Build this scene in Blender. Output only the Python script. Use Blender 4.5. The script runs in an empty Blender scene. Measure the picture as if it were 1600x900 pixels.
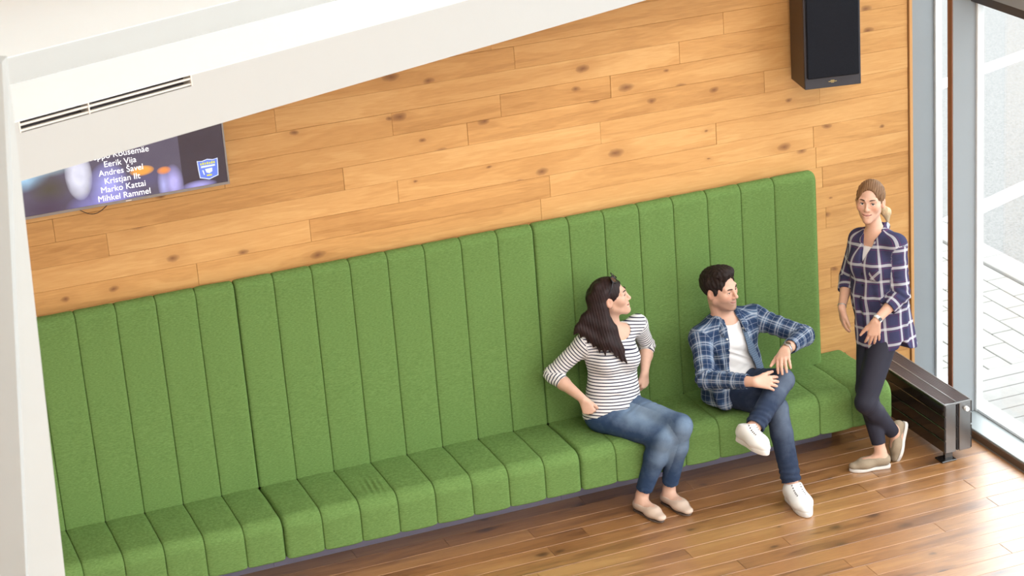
import bpy, math, random
import numpy as np
from mathutils import Vector, Matrix

# ------------------------------------------------------------------ camera, sky, lights, exposure
scene = bpy.context.scene
COL = scene.collection

CAM_POS = (-2.40467, -11.20446, 5.66010)
YAW, PITCH, ROLL, FOCAL_PX = 0.343898, 0.355004, -0.0736199, 3500.0
_cy, _sy = math.cos(YAW), math.sin(YAW)
_F = Vector((_sy * math.cos(PITCH), _cy * math.cos(PITCH), -math.sin(PITCH)))
_R0 = Vector((_cy, -_sy, 0.0))
_U0 = _R0.cross(_F)
_R = _R0 * math.cos(ROLL) + _U0 * math.sin(ROLL)
_U = -_R0 * math.sin(ROLL) + _U0 * math.cos(ROLL)
cam_data = bpy.data.cameras.new('camera')
cam = bpy.data.objects.new('camera', cam_data)
COL.objects.link(cam)
cam_data.sensor_fit = 'HORIZONTAL'
cam_data.sensor_width = 36.0
cam_data.lens = 36.0 * FOCAL_PX / 1600.0
cam_data.clip_end = 300
_B = -_F
cam.matrix_world = Matrix(((_R.x, _U.x, _B.x, CAM_POS[0]), (_R.y, _U.y, _B.y, CAM_POS[1]),
                           (_R.z, _U.z, _B.z, CAM_POS[2]), (0, 0, 0, 1)))
cam_data.dof.use_dof = True
cam_data.dof.focus_distance = 12.6
cam_data.dof.aperture_fstop = 4.5
scene.camera = cam

world = bpy.data.worlds.new('world')
scene.world = world
world.use_nodes = True
wn = world.node_tree.nodes
wn['Background'].inputs['Color'].default_value = (0.96, 0.98, 1.0, 1)
wn['Background'].inputs['Strength'].default_value = 4.3

def area_light(name, loc, target, size_x, size_y, power, color=(1, 1, 1)):
    d = bpy.data.lights.new(name, 'AREA')
    d.shape = 'RECTANGLE'
    d.size, d.size_y, d.energy, d.color = size_x, size_y, power, color
    o = bpy.data.objects.new(name, d)
    COL.objects.link(o)
    o.location = loc
    o.rotation_euler = (Vector(target) - Vector(loc)).to_track_quat('-Z', 'Y').to_euler()
    return o

# added fill: two unseen area lights under the ceiling; daylight comes through the glazed right wall
area_light('overhead_fill_light', (0.8, -7.4, 6.85), (0.8, -7.4, 0), 5.0, 2.0, 360, (1.0, 0.95, 0.87))
area_light('overhead_fill_light', (0.8, -11.6, 6.85), (0.8, -11.6, 0), 5.0, 2.0, 360, (1.0, 0.95, 0.87))

vs = scene.view_settings
vs.view_transform = 'Standard'
vs.look = 'None'
vs.gamma = 1.0
vs.exposure = 0.38
vs.use_curve_mapping = False

# ------------------------------------------------------------------ helpers
def tag(o, label=None, cat=None, group=None, kind=None):
    if label: o['label'] = label
    if cat: o['category'] = cat
    if group: o['group'] = group
    if kind: o['kind'] = kind
    return o

def empty(name, loc=(0, 0, 0), parent=None):
    o = bpy.data.objects.new(name, None)
    COL.objects.link(o)
    o.location = loc
    o.empty_display_size = 0.1
    if parent: o.parent = parent
    return o

def mesh_obj(name, me, mat=None, parent=None):
    o = bpy.data.objects.new(name, me)
    COL.objects.link(o)
    if mat is not None and not me.materials: me.materials.append(mat)
    if parent is not None:
        o.parent = parent
        # everything is modelled in world coordinates; parts of parts sit under an identity transform
        if parent.parent is None: o.matrix_parent_inverse = Matrix.Translation(-Vector(parent.location))
    return o

class MB:
    """collects simple solids, links them as one mesh"""
    def __init__(s): s.v, s.f, s.sm = [], [], []
    def add(s, vs_, fs, smooth=False):
        n = len(s.v)
        s.v += [tuple(map(float, p)) for p in vs_]
        s.f += [tuple(i + n for i in f) for f in fs]
        s.sm += [smooth] * len(fs)
        return s
    def box(s, x0, x1, y0, y1, z0, z1):
        v = [(x, y, z) for z in (z0, z1) for y in (y0, y1) for x in (x0, x1)]
        return s.add(v, [(0, 2, 3, 1), (4, 5, 7, 6), (0, 1, 5, 4), (2, 6, 7, 3), (0, 4, 6, 2), (1, 3, 7, 5)])
    def cbox(s, x0, x1, y0, y1, z0, z1, c):
        """box with chamfered edges"""
        vs_, fs = [], []
        X, Y, Z = (x0, x1), (y0, y1), (z0, z1)
        idx = {}
        for i in (0, 1):
            for j in (0, 1):
                for k in (0, 1):
                    sx, sy, sz = (1, -1)[i], (1, -1)[j], (1, -1)[k]
                    for a in range(3):
                        p = [X[i] + (0 if a == 0 else sx * c), Y[j] + (0 if a == 1 else sy * c), Z[k] + (0 if a == 2 else sz * c)]
                        idx[i, j, k, a] = len(vs_)
                        vs_.append(p)
        def g(i, j, k, a): return idx[i, j, k, a]
        for a in range(3):
            b, d = (a + 1) % 3, (a + 2) % 3
            for e in (0, 1):
                q = []
                for (p1, p2) in ((0, 0), (1, 0), (1, 1), (0, 1)):
                    t = [0, 0, 0]; t[a] = e; t[b] = p1; t[d] = p2
                    q.append(g(*t, a))
                fs.append(q if e else q[::-1])
            for p1 in (0, 1):
                for p2 in (0, 1):
                    t0 = [0, 0, 0]; t0[b] = p1; t0[d] = p2
                    t1 = list(t0); t1[a] = 1
                    q = [g(*t0, b), g(*t1, b), g(*t1, d), g(*t0, d)]
                    fs.append(q if (p1 == p2) else q[::-1])
        for i in (0, 1):
            for j in (0, 1):
                for k in (0, 1):
                    q = [g(i, j, k, 0), g(i, j, k, 1), g(i, j, k, 2)]
                    fs.append(q if (i + j + k) % 2 else q[::-1])
        return s.add(vs_, fs)
    def prism(s, poly, z0, z1):
        n = len(poly)
        v = [(p[0], p[1], z0) for p in poly] + [(p[0], p[1], z1) for p in poly]
        f = [tuple(range(n))[::-1], tuple(range(n, 2 * n))] + [(i, (i + 1) % n, n + (i + 1) % n, n + i) for i in range(n)]
        return s.add(v, f)
    def cyl(s, a, b, r0, r1=None, n=16, caps=True):
        a, b = Vector(a), Vector(b)
        r1 = r0 if r1 is None else r1
        d = (b - a).normalized()
        x = d.orthogonal().normalized(); y = d.cross(x)
        v = []
        for c, r in ((a, r0), (b, r1)):
            for i in range(n):
                t = 2 * math.pi * i / n
                v.append(c + x * (r * math.cos(t)) + y * (r * math.sin(t)))
        s.add(v, [(i, (i + 1) % n, n + (i + 1) % n, n + i) for i in range(n)], True)
        if caps: s.add(v, [tuple(range(n))[::-1], tuple(range(n, 2 * n))])
        return s
    def tube(s, pts, r, n=8, flat=None):
        """swept tube through points (flat=(normal, factor) squeezes it)"""
        P = [Vector(p) for p in pts]
        v = []
        prev = None
        for i, p in enumerate(P):
            d = (P[min(i + 1, len(P) - 1)] - P[max(i - 1, 0)]).normalized()
            x = (prev - d * prev.dot(d)).normalized() if prev is not None else d.orthogonal().normalized()
            prev = x
            y = d.cross(x)
            rr = r[i] if isinstance(r, (list, tuple)) else r
            for k in range(n):
                t = 2 * math.pi * k / n
                v.append(p + x * (rr * math.cos(t)) + y * (rr * math.sin(t)))
        f = []
        for i in range(len(P) - 1):
            for k in range(n):
                f.append((i * n + k, i * n + (k + 1) % n, (i + 1) * n + (k + 1) % n, (i + 1) * n + k))
        s.add(v, f, True)
        m = (len(P) - 1) * n
        s.add(v, [tuple(range(n))[::-1], tuple(range(m, m + n))])
        return s
    def grid(s, fn, nu, nv, smooth=True, flip=False):
        v = [fn(i / nu, j / nv) for j in range(nv + 1) for i in range(nu + 1)]
        f = []
        for j in range(nv):
            for i in range(nu):
                q = (j * (nu + 1) + i, j * (nu + 1) + i + 1, (j + 1) * (nu + 1) + i + 1, (j + 1) * (nu + 1) + i)
                f.append(q[::-1] if flip else q)
        return s.add(v, f, smooth)
    def mesh(s, name):
        me = bpy.data.meshes.new(name)
        me.from_pydata(s.v, [], s.f)
        me.polygons.foreach_set('use_smooth', s.sm)
        me.update()
        return me
    def build(s, name, mat, parent=None):
        return mesh_obj(name, s.mesh(name), mat, parent)

# ---- node helper: builds small shader graphs from python expressions
class NT:
    def __init__(s, name):
        s.m = bpy.data.materials.new(name)
        s.m.use_nodes = True
        s.t = s.m.node_tree
        s.n, s.l = s.t.nodes, s.t.links
        s.b = s.n['Principled BSDF']
    def put(s, sock, v):
        if v is None: return
        if hasattr(v, 'links') or isinstance(v, bpy.types.NodeSocket): s.l.new(v, sock)
        elif isinstance(v, (tuple, list)) and len(v) == 3 and sock.type == 'RGBA': sock.default_value = (*v, 1)
        else: sock.default_value = v
    def math(s, op, a, b=0.0, c=0.0, clamp=False):
        n = s.n.new('ShaderNodeMath'); n.operation = op; n.use_clamp = clamp
        s.put(n.inputs[0], a); s.put(n.inputs[1], b); s.put(n.inputs[2], c)
        return n.outputs[0]
    def mix(s, f, a, b, blend='MIX'):
        n = s.n.new('ShaderNodeMix'); n.data_type = 'RGBA'; n.blend_type = blend
        s.put(n.inputs['Factor'], f); s.put(n.inputs['A'], a) if False else None
        ins = [i for i in n.inputs if i.type == 'RGBA']
        s.put(ins[0], a); s.put(ins[1], b)
        return [o for o in n.outputs if o.type == 'RGBA'][0]
    def attr(s, name):
        n = s.n.new('ShaderNodeAttribute'); n.attribute_name = name
        return n
    def pos(s): return s.n.new('ShaderNodeNewGeometry').outputs['Position']
    def obj(s): return s.n.new('ShaderNodeTexCoord').outputs['Object']
    def rand(s): return s.n.new('ShaderNodeObjectInfo').outputs['Random']
    def vec(s, x, y, z):
        n = s.n.new('ShaderNodeCombineXYZ')
        s.put(n.inputs[0], x); s.put(n.inputs[1], y); s.put(n.inputs[2], z)
        return n.outputs[0]
    def sep(s, v):
        n = s.n.new('ShaderNodeSeparateXYZ'); s.put(n.inputs[0], v); return n.outputs
    def vmath(s, op, a, b=(0, 0, 0)):
        n = s.n.new('ShaderNodeVectorMath'); n.operation = op
        s.put(n.inputs[0], a); s.put(n.inputs[1], b)
        return n.outputs[0]
    def noise(s, v, scale, detail=3.0, rough=0.5, dist=0.0):
        n = s.n.new('ShaderNodeTexNoise')
        s.put(n.inputs['Vector'], v); s.put(n.inputs['Scale'], scale)
        s.put(n.inputs['Detail'], detail); s.put(n.inputs['Roughness'], rough); s.put(n.inputs['Distortion'], dist)
        return n.outputs[0]
    def voronoi(s, v, scale, rnd=1.0):
        n = s.n.new('ShaderNodeTexVoronoi')
        s.put(n.inputs['Vector'], v); s.put(n.inputs['Scale'], scale); s.put(n.inputs['Randomness'], rnd)
        return n.outputs
    def ramp(s, f, stops):
        n = s.n.new('ShaderNodeValToRGB')
        e = n.color_ramp.elements
        while len(e) < len(stops): e.new(0.5)
        for el, (p, c) in zip(e, stops):
            el.position = p
            el.color = (*c, 1) if isinstance(c, (tuple, list)) else (c, c, c, 1)
        s.put(n.inputs[0], f)
        return n.outputs[0]
    def bump(s, h, strength=0.2, dist=0.01):
        n = s.n.new('ShaderNodeBump')
        n.inputs['Strength'].default_value = strength
        n.inputs['Distance'].default_value = dist
        s.put(n.inputs['Height'], h)
        s.l.new(n.outputs[0], s.b.inputs['Normal'])
    def out(s, color=None, rough=None, metal=None, spec=None, **kw):
        s.put(s.b.inputs['Base Color'], color)
        s.put(s.b.inputs['Roughness'], rough)
        s.put(s.b.inputs['Metallic'], metal)
        s.put(s.b.inputs['Specular IOR Level'], spec)
        for k, v in kw.items(): s.put(s.b.inputs[k.replace('_', ' ')], v)
        return s.m

def plain(name, color, rough=0.5, metal=0.0, spec=0.5, var=0.06, scale=6.0, **kw):
    """plain paint / plastic / metal with a faint procedural unevenness"""
    t = NT(name)
    n = t.noise(t.pos(), scale, 3)
    lo = tuple(c * (1 - var) for c in color); hi = tuple(min(1, c * (1 + var)) for c in color)
    return t.out(t.mix(n, lo, hi), rough, metal, spec, **kw)
# ------------------------------------------------------------------ materials of the setting
rng = random.Random(7)

def wood_material(name, dark, mid, light, knot, rough, spec, grain_axis_scale=(0.9, 9.0, 9.0), coat=0.0, knot_scale=4.4, var=0.20, knots=0.10, plane='xz', coat_rough=0.34):
    t = NT(name)
    r = t.rand()
    p = t.vmath('ADD', t.pos(), t.vec(t.math('MULTIPLY', r, 37.0), t.math('MULTIPLY', r, 11.0), t.math('MULTIPLY', r, 23.0)))
    pg = t.vmath('MULTIPLY', p, grain_axis_scale)
    big = t.noise(pg, 1.3, 3, 0.55, 0.6)
    fine = t.noise(t.vmath('MULTIPLY', p, tuple(a * 4 for a in grain_axis_scale)), 3.0, 3, 0.6)
    # cathedral figure
    rings = t.math('SINE', t.math('MULTIPLY', t.math('ADD', big, t.math('MULTIPLY', fine, 0.05)), 42.0))
    g = t.math('ADD', t.math('MULTIPLY', big, 0.62), t.math('MULTIPLY', fine, 0.30))
    g = t.math('ADD', g, t.math('MULTIPLY', rings, 0.035))
    g = t.math('ADD', g, t.math('MULTIPLY', t.math('SUBTRACT', r, 0.5), var))
    c = t.ramp(g, [(0.22, dark), (0.47, mid), (0.72, light)])
    # knots: sparse voronoi cells, stretched along the board
    wob = t.noise(p, 11.0, 2)
    q = t.sep(p)
    pk = t.vec(t.math('ADD', t.math('MULTIPLY', q[0], 0.55), t.math('MULTIPLY', wob, 0.03)), t.math('ADD', q[2] if plane == 'xz' else q[1], t.math('MULTIPLY', t.noise(p, 13.0, 2), 0.02)), 0.0)
    vo = t.voronoi(pk, knot_scale)
    vo[0].node.voronoi_dimensions = '2D'
    keep = t.math('GREATER_THAN', t.sep(vo['Color'])[0], 0.30)
    ksz = t.math('MULTIPLY', knots, t.math('ADD', 0.25, t.sep(vo['Color'])[1]))
    k1 = t.math('MULTIPLY', keep, t.math('SUBTRACT', 1.0, t.math('DIVIDE', vo['Distance'], ksz), clamp=True))
    halo = t.math('MULTIPLY', keep, t.math('SUBTRACT', 1.0, t.math('DIVIDE', vo['Distance'], t.math('MULTIPLY', ksz, 3.2)), clamp=True))
    c = t.mix(t.math('MULTIPLY', halo, 0.45), c, dark)
    c = t.mix(t.math('MULTIPLY', t.math('POWER', k1, 0.7), 0.85), c, knot)
    t.bump(t.math('ADD', fine, t.math('MULTIPLY', k1, -0.4)), 0.12, 0.004)
    return t.out(c, rough, 0.0, spec, Coat_Weight=coat, Coat_Roughness=coat_rough, Coat_IOR=1.75)

M_WALL = wood_material('oak_wall_boards', (0.43, 0.208, 0.066), (0.585, 0.308, 0.108), (0.68, 0.395, 0.158), (0.16, 0.06, 0.028), 0.5, 0.3)
M_FLOOR = wood_material('oak_floor_boards', (0.125, 0.046, 0.015), (0.34, 0.158, 0.056), (0.46, 0.240, 0.095), (0.035, 0.013, 0.006), 0.30, 0.55,
                        coat=1.0, knot_scale=3.4, var=0.22, knots=0.10, plane='xy', coat_rough=0.33)
M_TRIM = plain('oak_edge_trim', (0.56, 0.30, 0.115), 0.5)
M_SHADOWGAP = plain('dark_backing', (0.16, 0.08, 0.035), 0.9)
M_WHITE = plain('white_plaster', (0.80, 0.80, 0.78), 0.75, var=0.015, scale=2)
M_FASC = plain('white_board_in_shade', (0.43, 0.43, 0.42), 0.7, var=0.015, scale=2)  # shade on the white bulkhead's upright faces, put into the colour
M_WHITE2 = plain('white_painted_board', (0.86, 0.89, 0.90), 0.6, var=0.015, scale=2)
M_GREYMETAL = plain('grey_powder_coat', (0.25, 0.275, 0.295), 0.45, 0.0, 0.5, 0.03)
M_LIGHTMETAL = plain('pale_aluminium', (0.75, 0.78, 0.80), 0.35, 0.2, 0.5, 0.03)
M_BROWN = plain('red_brown_frame_lining', (0.20, 0.075, 0.035), 0.5)
M_BRONZE = plain('bronze_floor_strip', (0.13, 0.085, 0.06), 0.45, 0.3)
M_TRANSOM_SHADE = plain('backlit_transom_tone', (0.05, 0.045, 0.05), 0.5)  # backlit shade of the transom put into its base colour

# ------------------------------------------------------------------ floor
XW = 4.20            # inner line of the glazed wall
floor = MB().box(-7.0, XW + 0.02, -15.0, 0.10, -0.20, -0.012).build('floor', M_FLOOR)
tag(floor, 'brown oak plank floor with a soft sheen', kind='structure')
FW = 0.128
for r in range(0, 30):
    y1 = -0.765 + FW * 6 - FW * r
    y0 = y1 - FW
    if y0 > 0.05: continue
    x = -3.2 + rng.uniform(-1.4, 0)
    fixed = {4: [1.41], 10: [2.61], 7: [0.93, 3.30]}.get(r)
    joints = []
    while x < XW:
        joints.append(x); x += rng.uniform(1.2, 2.2)
    if fixed:
        joints = [-4.2, -2.6, -0.9] + fixed
        if joints[-1] < 2.4: joints.append(joints[-1] + 1.7)
    joints.append(XW - 0.02)
    for a, b in zip(joints[:-1], joints[1:]):
        if b - a < 0.1: continue
        o = MB().cbox(a + 0.0008, b - 0.0008, y0 + 0.001, min(y1, 0.02) - 0.001, -0.012, rng.uniform(-0.0006, 0.0), 0.0012).build('floor_plank', M_FLOOR, floor)

# ------------------------------------------------------------------ back wall of oak boards
wall = MB().box(-3.4, 4.235, 0.016, 0.20, -0.02, 3.9).build('wall_back', M_SHADOWGAP)
tag(wall, 'wall clad in horizontal knotty oak boards', kind='structure')
PH = 0.128
known = {6: [1.72], 4: [0.99, 1.62, 2.28], 3: [1.416], 2: [0.689], 1: [0.989, 2.92], 5: [0.347, 2.711], -1: [3.56], -2: [1.9, 3.60]}
for k in range(-13, 15):
    z0 = 1.742 + PH * k
    z1 = z0 + PH
    z0 = max(z0, 0.0)
    if z1 <= 0.02: continue
    if k in known:
        js = list(known[k])
        x = js[0] - rng.uniform(1.3, 1.9)
        while x > -3.3:
            js.insert(0, x); x -= rng.uniform(1.3, 2.0)
        x = js[-1] + rng.uniform(1.2, 1.9)
        while x < 4.0:
            js.append(x); x += rng.uniform(1.2, 1.9)
    else:
        js = []
        x = -3.3 + rng.uniform(0.4, 1.6)
        while x < 4.0:
            js.append(x); x += rng.uniform(1.1, 2.1)
    js = [-3.3] + js + [4.180]
    for a, b in zip(js[:-1], js[1:]):
        if b - a < 0.05: continue
        dy = rng.uniform(-0.0012, 0.0012)
        MB().cbox(a + 0.0006, b - 0.0006, 0.0 + dy, 0.016, z0 + 0.0004, z1 - 0.0004, 0.0011).build('wall_board', M_WALL, wall)
trim1 = MB().cbox(4.186, 4.207, -0.012, 0.10, 0.0, 3.9, 0.002).build('trim_1', M_TRIM)
tag(trim1, 'narrow pale oak edge strip where the board wall meets the window', kind='structure')

# ------------------------------------------------------------------ plain rest of the hall (behind and beside the camera)
for nm, bx in (('wall_left', (-7.0, -6.85, -15.0, 0.2, 0, 7.2)), ('wall_rear', (-7.0, XW + 0.4, -15.15, -15.0, 0, 7.2)),
               ('ceiling', (-7.0, XW + 0.5, -15.0, 0.2, 7.0, 7.2)), ('wall_back_upper', (-7.0, XW + 0.5, 0.05, 0.2, 3.9, 7.0)),
               ('wall_back_side', (-7.0, -3.4, 0.02, 0.2, 0, 3.9))):
    tag(MB().box(*bx).build(nm, M_WHITE), 'plain white painted hall surface', kind='structure')

# ------------------------------------------------------------------ stepped white bulkhead, upper left
th = math.radians(21.06)
bd = Vector((math.cos(th), math.sin(th), 0)); bn = Vector((math.sin(th), -math.cos(th), 0))
b0 = Vector((-1.285, -2.185, 0))
def bl(s, n): return b0 + bd * s + bn * n
def slab(name, s0, s1, n0, n1, z0, z1, mat, parent=None):
    poly = [bl(s0, n0), bl(s1, n0), bl(s1, n1), bl(s0, n1)]
    a = sum(poly[i].x * poly[(i + 1) % 4].y - poly[(i + 1) % 4].x * poly[i].y for i in range(4))
    if a < 0: poly = poly[::-1]
    return MB().prism(poly, z0, z1).build(name, mat, parent)
S_END = 5.9
def wedge(n_front, z0, z1, name, mat, s0=-3.0, parent=None):
    # body between the slanting front line and the board wall (y = -0.02)
    def hit(n):           # s where the front line reaches the wall plane
        return (-0.02 - b0.y - bn.y * n) / bd.y
    s1 = hit(n_front)
    A, Bp = bl(s0, n_front), bl(s1, n_front)
    poly = [(A.x, A.y), (Bp.x, Bp.y), (A.x, -0.02)]
    return MB().prism(poly, z0, z1).build(name, mat, parent)
VS0, VS1 = 0.028, 0.885     # slot of the air diffuser along the fascia
ZB, ZL, ZT = 3.0, 3.248, 3.368
bulk = wedge(-0.10, ZB, ZL, 'bulkhead', M_WHITE2)
slab('ledge_sheet', -3.0, S_END, -0.56, 0.0, ZL, ZL + 0.002, M_WHITE2, bulk)
tag(bulk, 'stepped white bulkhead running slantwise above the screen', kind='structure')
# front fascia with the slot left open for the diffuser
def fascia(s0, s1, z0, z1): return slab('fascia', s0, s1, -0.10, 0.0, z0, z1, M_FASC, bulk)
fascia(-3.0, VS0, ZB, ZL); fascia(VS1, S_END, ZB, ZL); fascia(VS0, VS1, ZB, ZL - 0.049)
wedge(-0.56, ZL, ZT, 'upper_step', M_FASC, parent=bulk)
wedge(-0.56, ZT, ZT + 0.002, 'upper_sheet', M_WHITE2, parent=bulk)

# linear air diffuser
dif = empty('air_diffuser', bl((VS0 + VS1) / 2, -0.05) + Vector((0, 0, ZL - 0.05)))
tag(dif, 'long linear slot air diffuser set in the white bulkhead', 'air vent')
M_DIFW = plain('diffuser_aluminium', (0.72, 0.66, 0.60), 0.4, 0.2)
M_DIFD = plain('diffuser_dark_slot', (0.035, 0.025, 0.028), 0.7)
slab('backing', VS0, VS1, -0.099, -0.06, ZL - 0.048, ZL - 0.0005, M_DIFD, dif)
for (za, zb_) in ((0.0200, 0.0120), (0.0440, 0.0360)):
    slab('blade', VS0, VS1, -0.012, -0.002, ZL - za, ZL - zb_, M_DIFW, dif)
for s_ in (VS0, VS1 - 0.006, 0.36):
    slab('end_cap', s_, s_ + 0.006, -0.06, 0.001, ZL - 0.048, ZL - 0.001, M_DIFW, dif)

# white pillar in the left foreground
pil = MB()
pb = [(-1.497, -3.42), (-1.655, -3.50), (-2.05, -3.30), (-1.95, -3.02)]
pt = [(-1.421, -3.42), (-1.452, -3.50), (-1.86, -3.30), (-1.80, -3.02)]
z_pt = 3.82
# straight edges continue to the floor
def ext(b, t, z): return tuple(b[i] + (t[i] - b[i]) * (z - 1.83) / (z_pt - 1.83) for i in (0, 1))
low = [ext(b, t, 0.0) for b, t in zip(pb, pt)]
v = [(p[0], p[1], 0.0) for p in low] + [(p[0], p[1], z_pt) for p in pt]
pil.add(v, [(0, 1, 2, 3), (7, 6, 5, 4), (1, 0, 4, 5), (2, 1, 5, 6), (3, 2, 6, 7), (0, 3, 7, 4)])
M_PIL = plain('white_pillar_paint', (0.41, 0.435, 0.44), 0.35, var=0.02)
tag(pil.build('pillar', M_PIL), 'slender white pillar in the left foreground', kind='structure')

# ------------------------------------------------------------------ glazed right wall
def mull(name, y0, y1, z0, z1, label, lining=None):
    e = empty(name, (XW + 0.08, (y0 + y1) / 2, z0)); tag(e, label, kind='structure')
    MB().cbox(XW + 0.004, XW + 0.155, y0, y1, z0, z1, 0.002).build('mullion_body', M_GREYMETAL, e)
    if lining: MB().box(XW - 0.002, XW + 0.004, y0 + 0.001, y1 - 0.001, z0, z1).build('mullion_lining', M_BROWN, e)
    MB().cbox(XW + 0.155, XW + 0.20, y0 - 0.018, y1 + 0.018, z0, z1, 0.003).build('glazing_bead', M_LIGHTMETAL, e)
    return e
mull('window_1', -0.004, 0.10, 0.055, 7.0, 'grey window jamb standing against the oak wall edge')
mull('window_2', -0.459, -0.410, 0.055, 7.0, 'grey window post with red-brown lining behind the radiator', True)
for i, yy in enumerate((-3.2, -6.0, -8.8, -11.6, -14.9)):
    mull('window_%d' % (i + 3), yy - 0.05, yy, 0.055, 7.0, 'grey window post further along the glazed wall', True)
sill = empty('window_sill', (XW, -7, 0)); tag(sill, 'low grey metal sill under the glazing', kind='structure')
MB().cbox(XW - 0.002, XW + 0.012, -15, 0.1, 0.0, 0.045, 0.002).build('floor_strip', M_BRONZE, sill)
MB().cbox(XW + 0.004, XW + 0.30, -15, 0.1, -0.05, 0.055, 0.003).build('sill_body', plain('sill_metal', (0.30, 0.335, 0.35), 0.35, 0.1), sill)
MB().cbox(XW + 0.16, XW + 0.20, -15, 0.1, 0.055, 0.075, 0.003).build('glazing_bead', M_LIGHTMETAL, sill)
trans = MB().cbox(XW + 0.12, XW + 0.26, -15, -0.459, 2.592, 2.645, 0.003).build('window_transom', M_TRANSOM_SHADE)
tag(trans, 'horizontal bar crossing the glazing high up, coloured in backlit shade', kind='structure')
MB().cbox(XW + 0.11, XW + 0.25, -15, -0.459, 2.645, 2.76, 0.003).build('transom_cap', M_GREYMETAL, trans)
# panes
tg = NT('window_glass')
tr = tg.n.new('ShaderNodeBsdfTransparent'); tr.inputs[0].default_value = (0.96, 0.975, 0.97, 1)
gl = tg.n.new('ShaderNodeBsdfGlossy'); gl.inputs['Roughness'].default_value = 0.02
mx = tg.n.new('ShaderNodeMixShader')
mx.inputs[0].default_value = 0.05; tg.l.new(tr.outputs[0], mx.inputs[1]); tg.l.new(gl.outputs[0], mx.inputs[2])
tg.l.new(mx.outputs[0], tg.n['Material Output'].inputs['Surface'])
for a, b, z0, z1 in ((-0.43, 0.0, 0.06, 6.99), (-3.2, -0.44, 0.06, 2.60), (-3.2, -0.44, 2.74, 6.99), (-6.0, -3.2, 0.06, 2.60),
                     (-6.0, -3.2, 2.74, 6.99), (-8.8, -6.0, 0.06, 6.99), (-11.6, -8.8, 0.06, 6.99), (-14.9, -11.6, 0.06, 6.99)):
    tag(MB().box(XW + 0.174, XW + 0.182, a, b, z0, z1).build('window_pane', tg.m), 'clear pane of the glazed wall', kind='structure')

# ------------------------------------------------------------------ outside: deck, paving, kerb, asphalt
M_DECK = plain('weathered_deck_board', (0.235, 0.23, 0.222), 0.8, var=0.12, scale=14)
M_PAV = plain('pale_concrete_paver', (0.240, 0.236, 0.222), 0.9, var=0.10, scale=20)
M_JOINT = plain('dark_joint_sand', (0.10, 0.09, 0.08), 0.95)
ta = NT('asphalt'); pa = ta.pos()
M_ASPH = ta.out(ta.ramp(ta.noise(pa, 55, 6, 0.75), [(0.30, (0.095, 0.095, 0.095)), (0.50, (0.155, 0.155, 0.152)), (0.75, (0.215, 0.215, 0.21))]), 0.95)
M_KERB = plain('kerb_concrete', (0.27, 0.265, 0.255), 0.9, var=0.06, scale=12)
M_ROADPAINT = plain('white_road_paint', (0.75, 0.75, 0.74), 0.8)
ZO = -0.05
g = MB().box(4.5, 60, -40, 60, -0.30, ZO - 0.012).build('ground_outside', M_JOINT)
tag(g, 'ground bed outside the window', kind='structure')
deck = MB().box(4.5, 6.2, -6.0, 0.235, ZO - 0.012, ZO - 0.008).build('deck', M_JOINT); tag(deck, 'weathered plank deck outside the glazing', kind='structure')
y = 0.235
while y > -4.0:
    MB().cbox(4.505, 6.1, y - 0.143, y - 0.006, ZO - 0.008, ZO + 0.012, 0.003).build('deck_board', M_DECK, deck)
    y -= 0.145
pave = MB().box(4.5, 5.93, 0.235, 9.0, ZO - 0.012, ZO - 0.008).build('paving', M_JOINT); tag(pave, 'pale concrete paving strip beyond the deck', kind='structure')
row = 0
x = 5.925
pm = MB().cbox(0, 0.163, 0, 0.338, -0.008, 0.004, 0.004).mesh('paver')
pm.materials.append(M_PAV)
while x > 4.6:
    y = 0.24 + (0.17 if row % 2 else 0.0)
    if row % 2:
        o = MB().cbox(x - 0.168, x - 0.005, 0.24, 0.405, ZO - 0.008, ZO + 0.004, 0.004).build('paver', M_PAV, pave)
    while y < 6.5:
        o = mesh_obj('paver', pm, None, pave); o.location = (x - 0.168, y, ZO + rng.uniform(-0.001, 0.001))
        y += 0.345
    x -= 0.170; row += 1
kerb = MB().box(5.935, 6.15, -6, 40, ZO - 0.012, ZO + 0.0).build('kerb', M_KERB); tag(kerb, 'flush concrete kerb beside the asphalt', kind='structure')
y = -3.0
while y < 10:
    MB().cbox(5.937, 6.148, y + 0.004, y + 0.996, ZO - 0.01, ZO + 0.02, 0.006).build('kerb_stone', M_KERB, kerb); y += 1.0
asph = MB().box(6.15, 60, -40, 60, ZO - 0.012, ZO + 0.002).build('asphalt', M_ASPH); tag(asph, 'sunlit grey asphalt of a car park', kind='structure')
def road_line(p, q, wd):
    p, q = Vector(p), Vector(q); d = (q - p).normalized(); n = Vector((-d.y, d.x, 0)) * wd / 2
    o = MB().prism([p - n, q - n, q + n, p + n], ZO + 0.002, ZO + 0.006).build('parking_line', M_ROADPAINT, asph)
road_line((6.2, 2.84, 0), (11.5, 5.15, 0), 0.18)
road_line((8.0, 6.13, 0), (13.5, 8.2, 0), 0.20)

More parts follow.
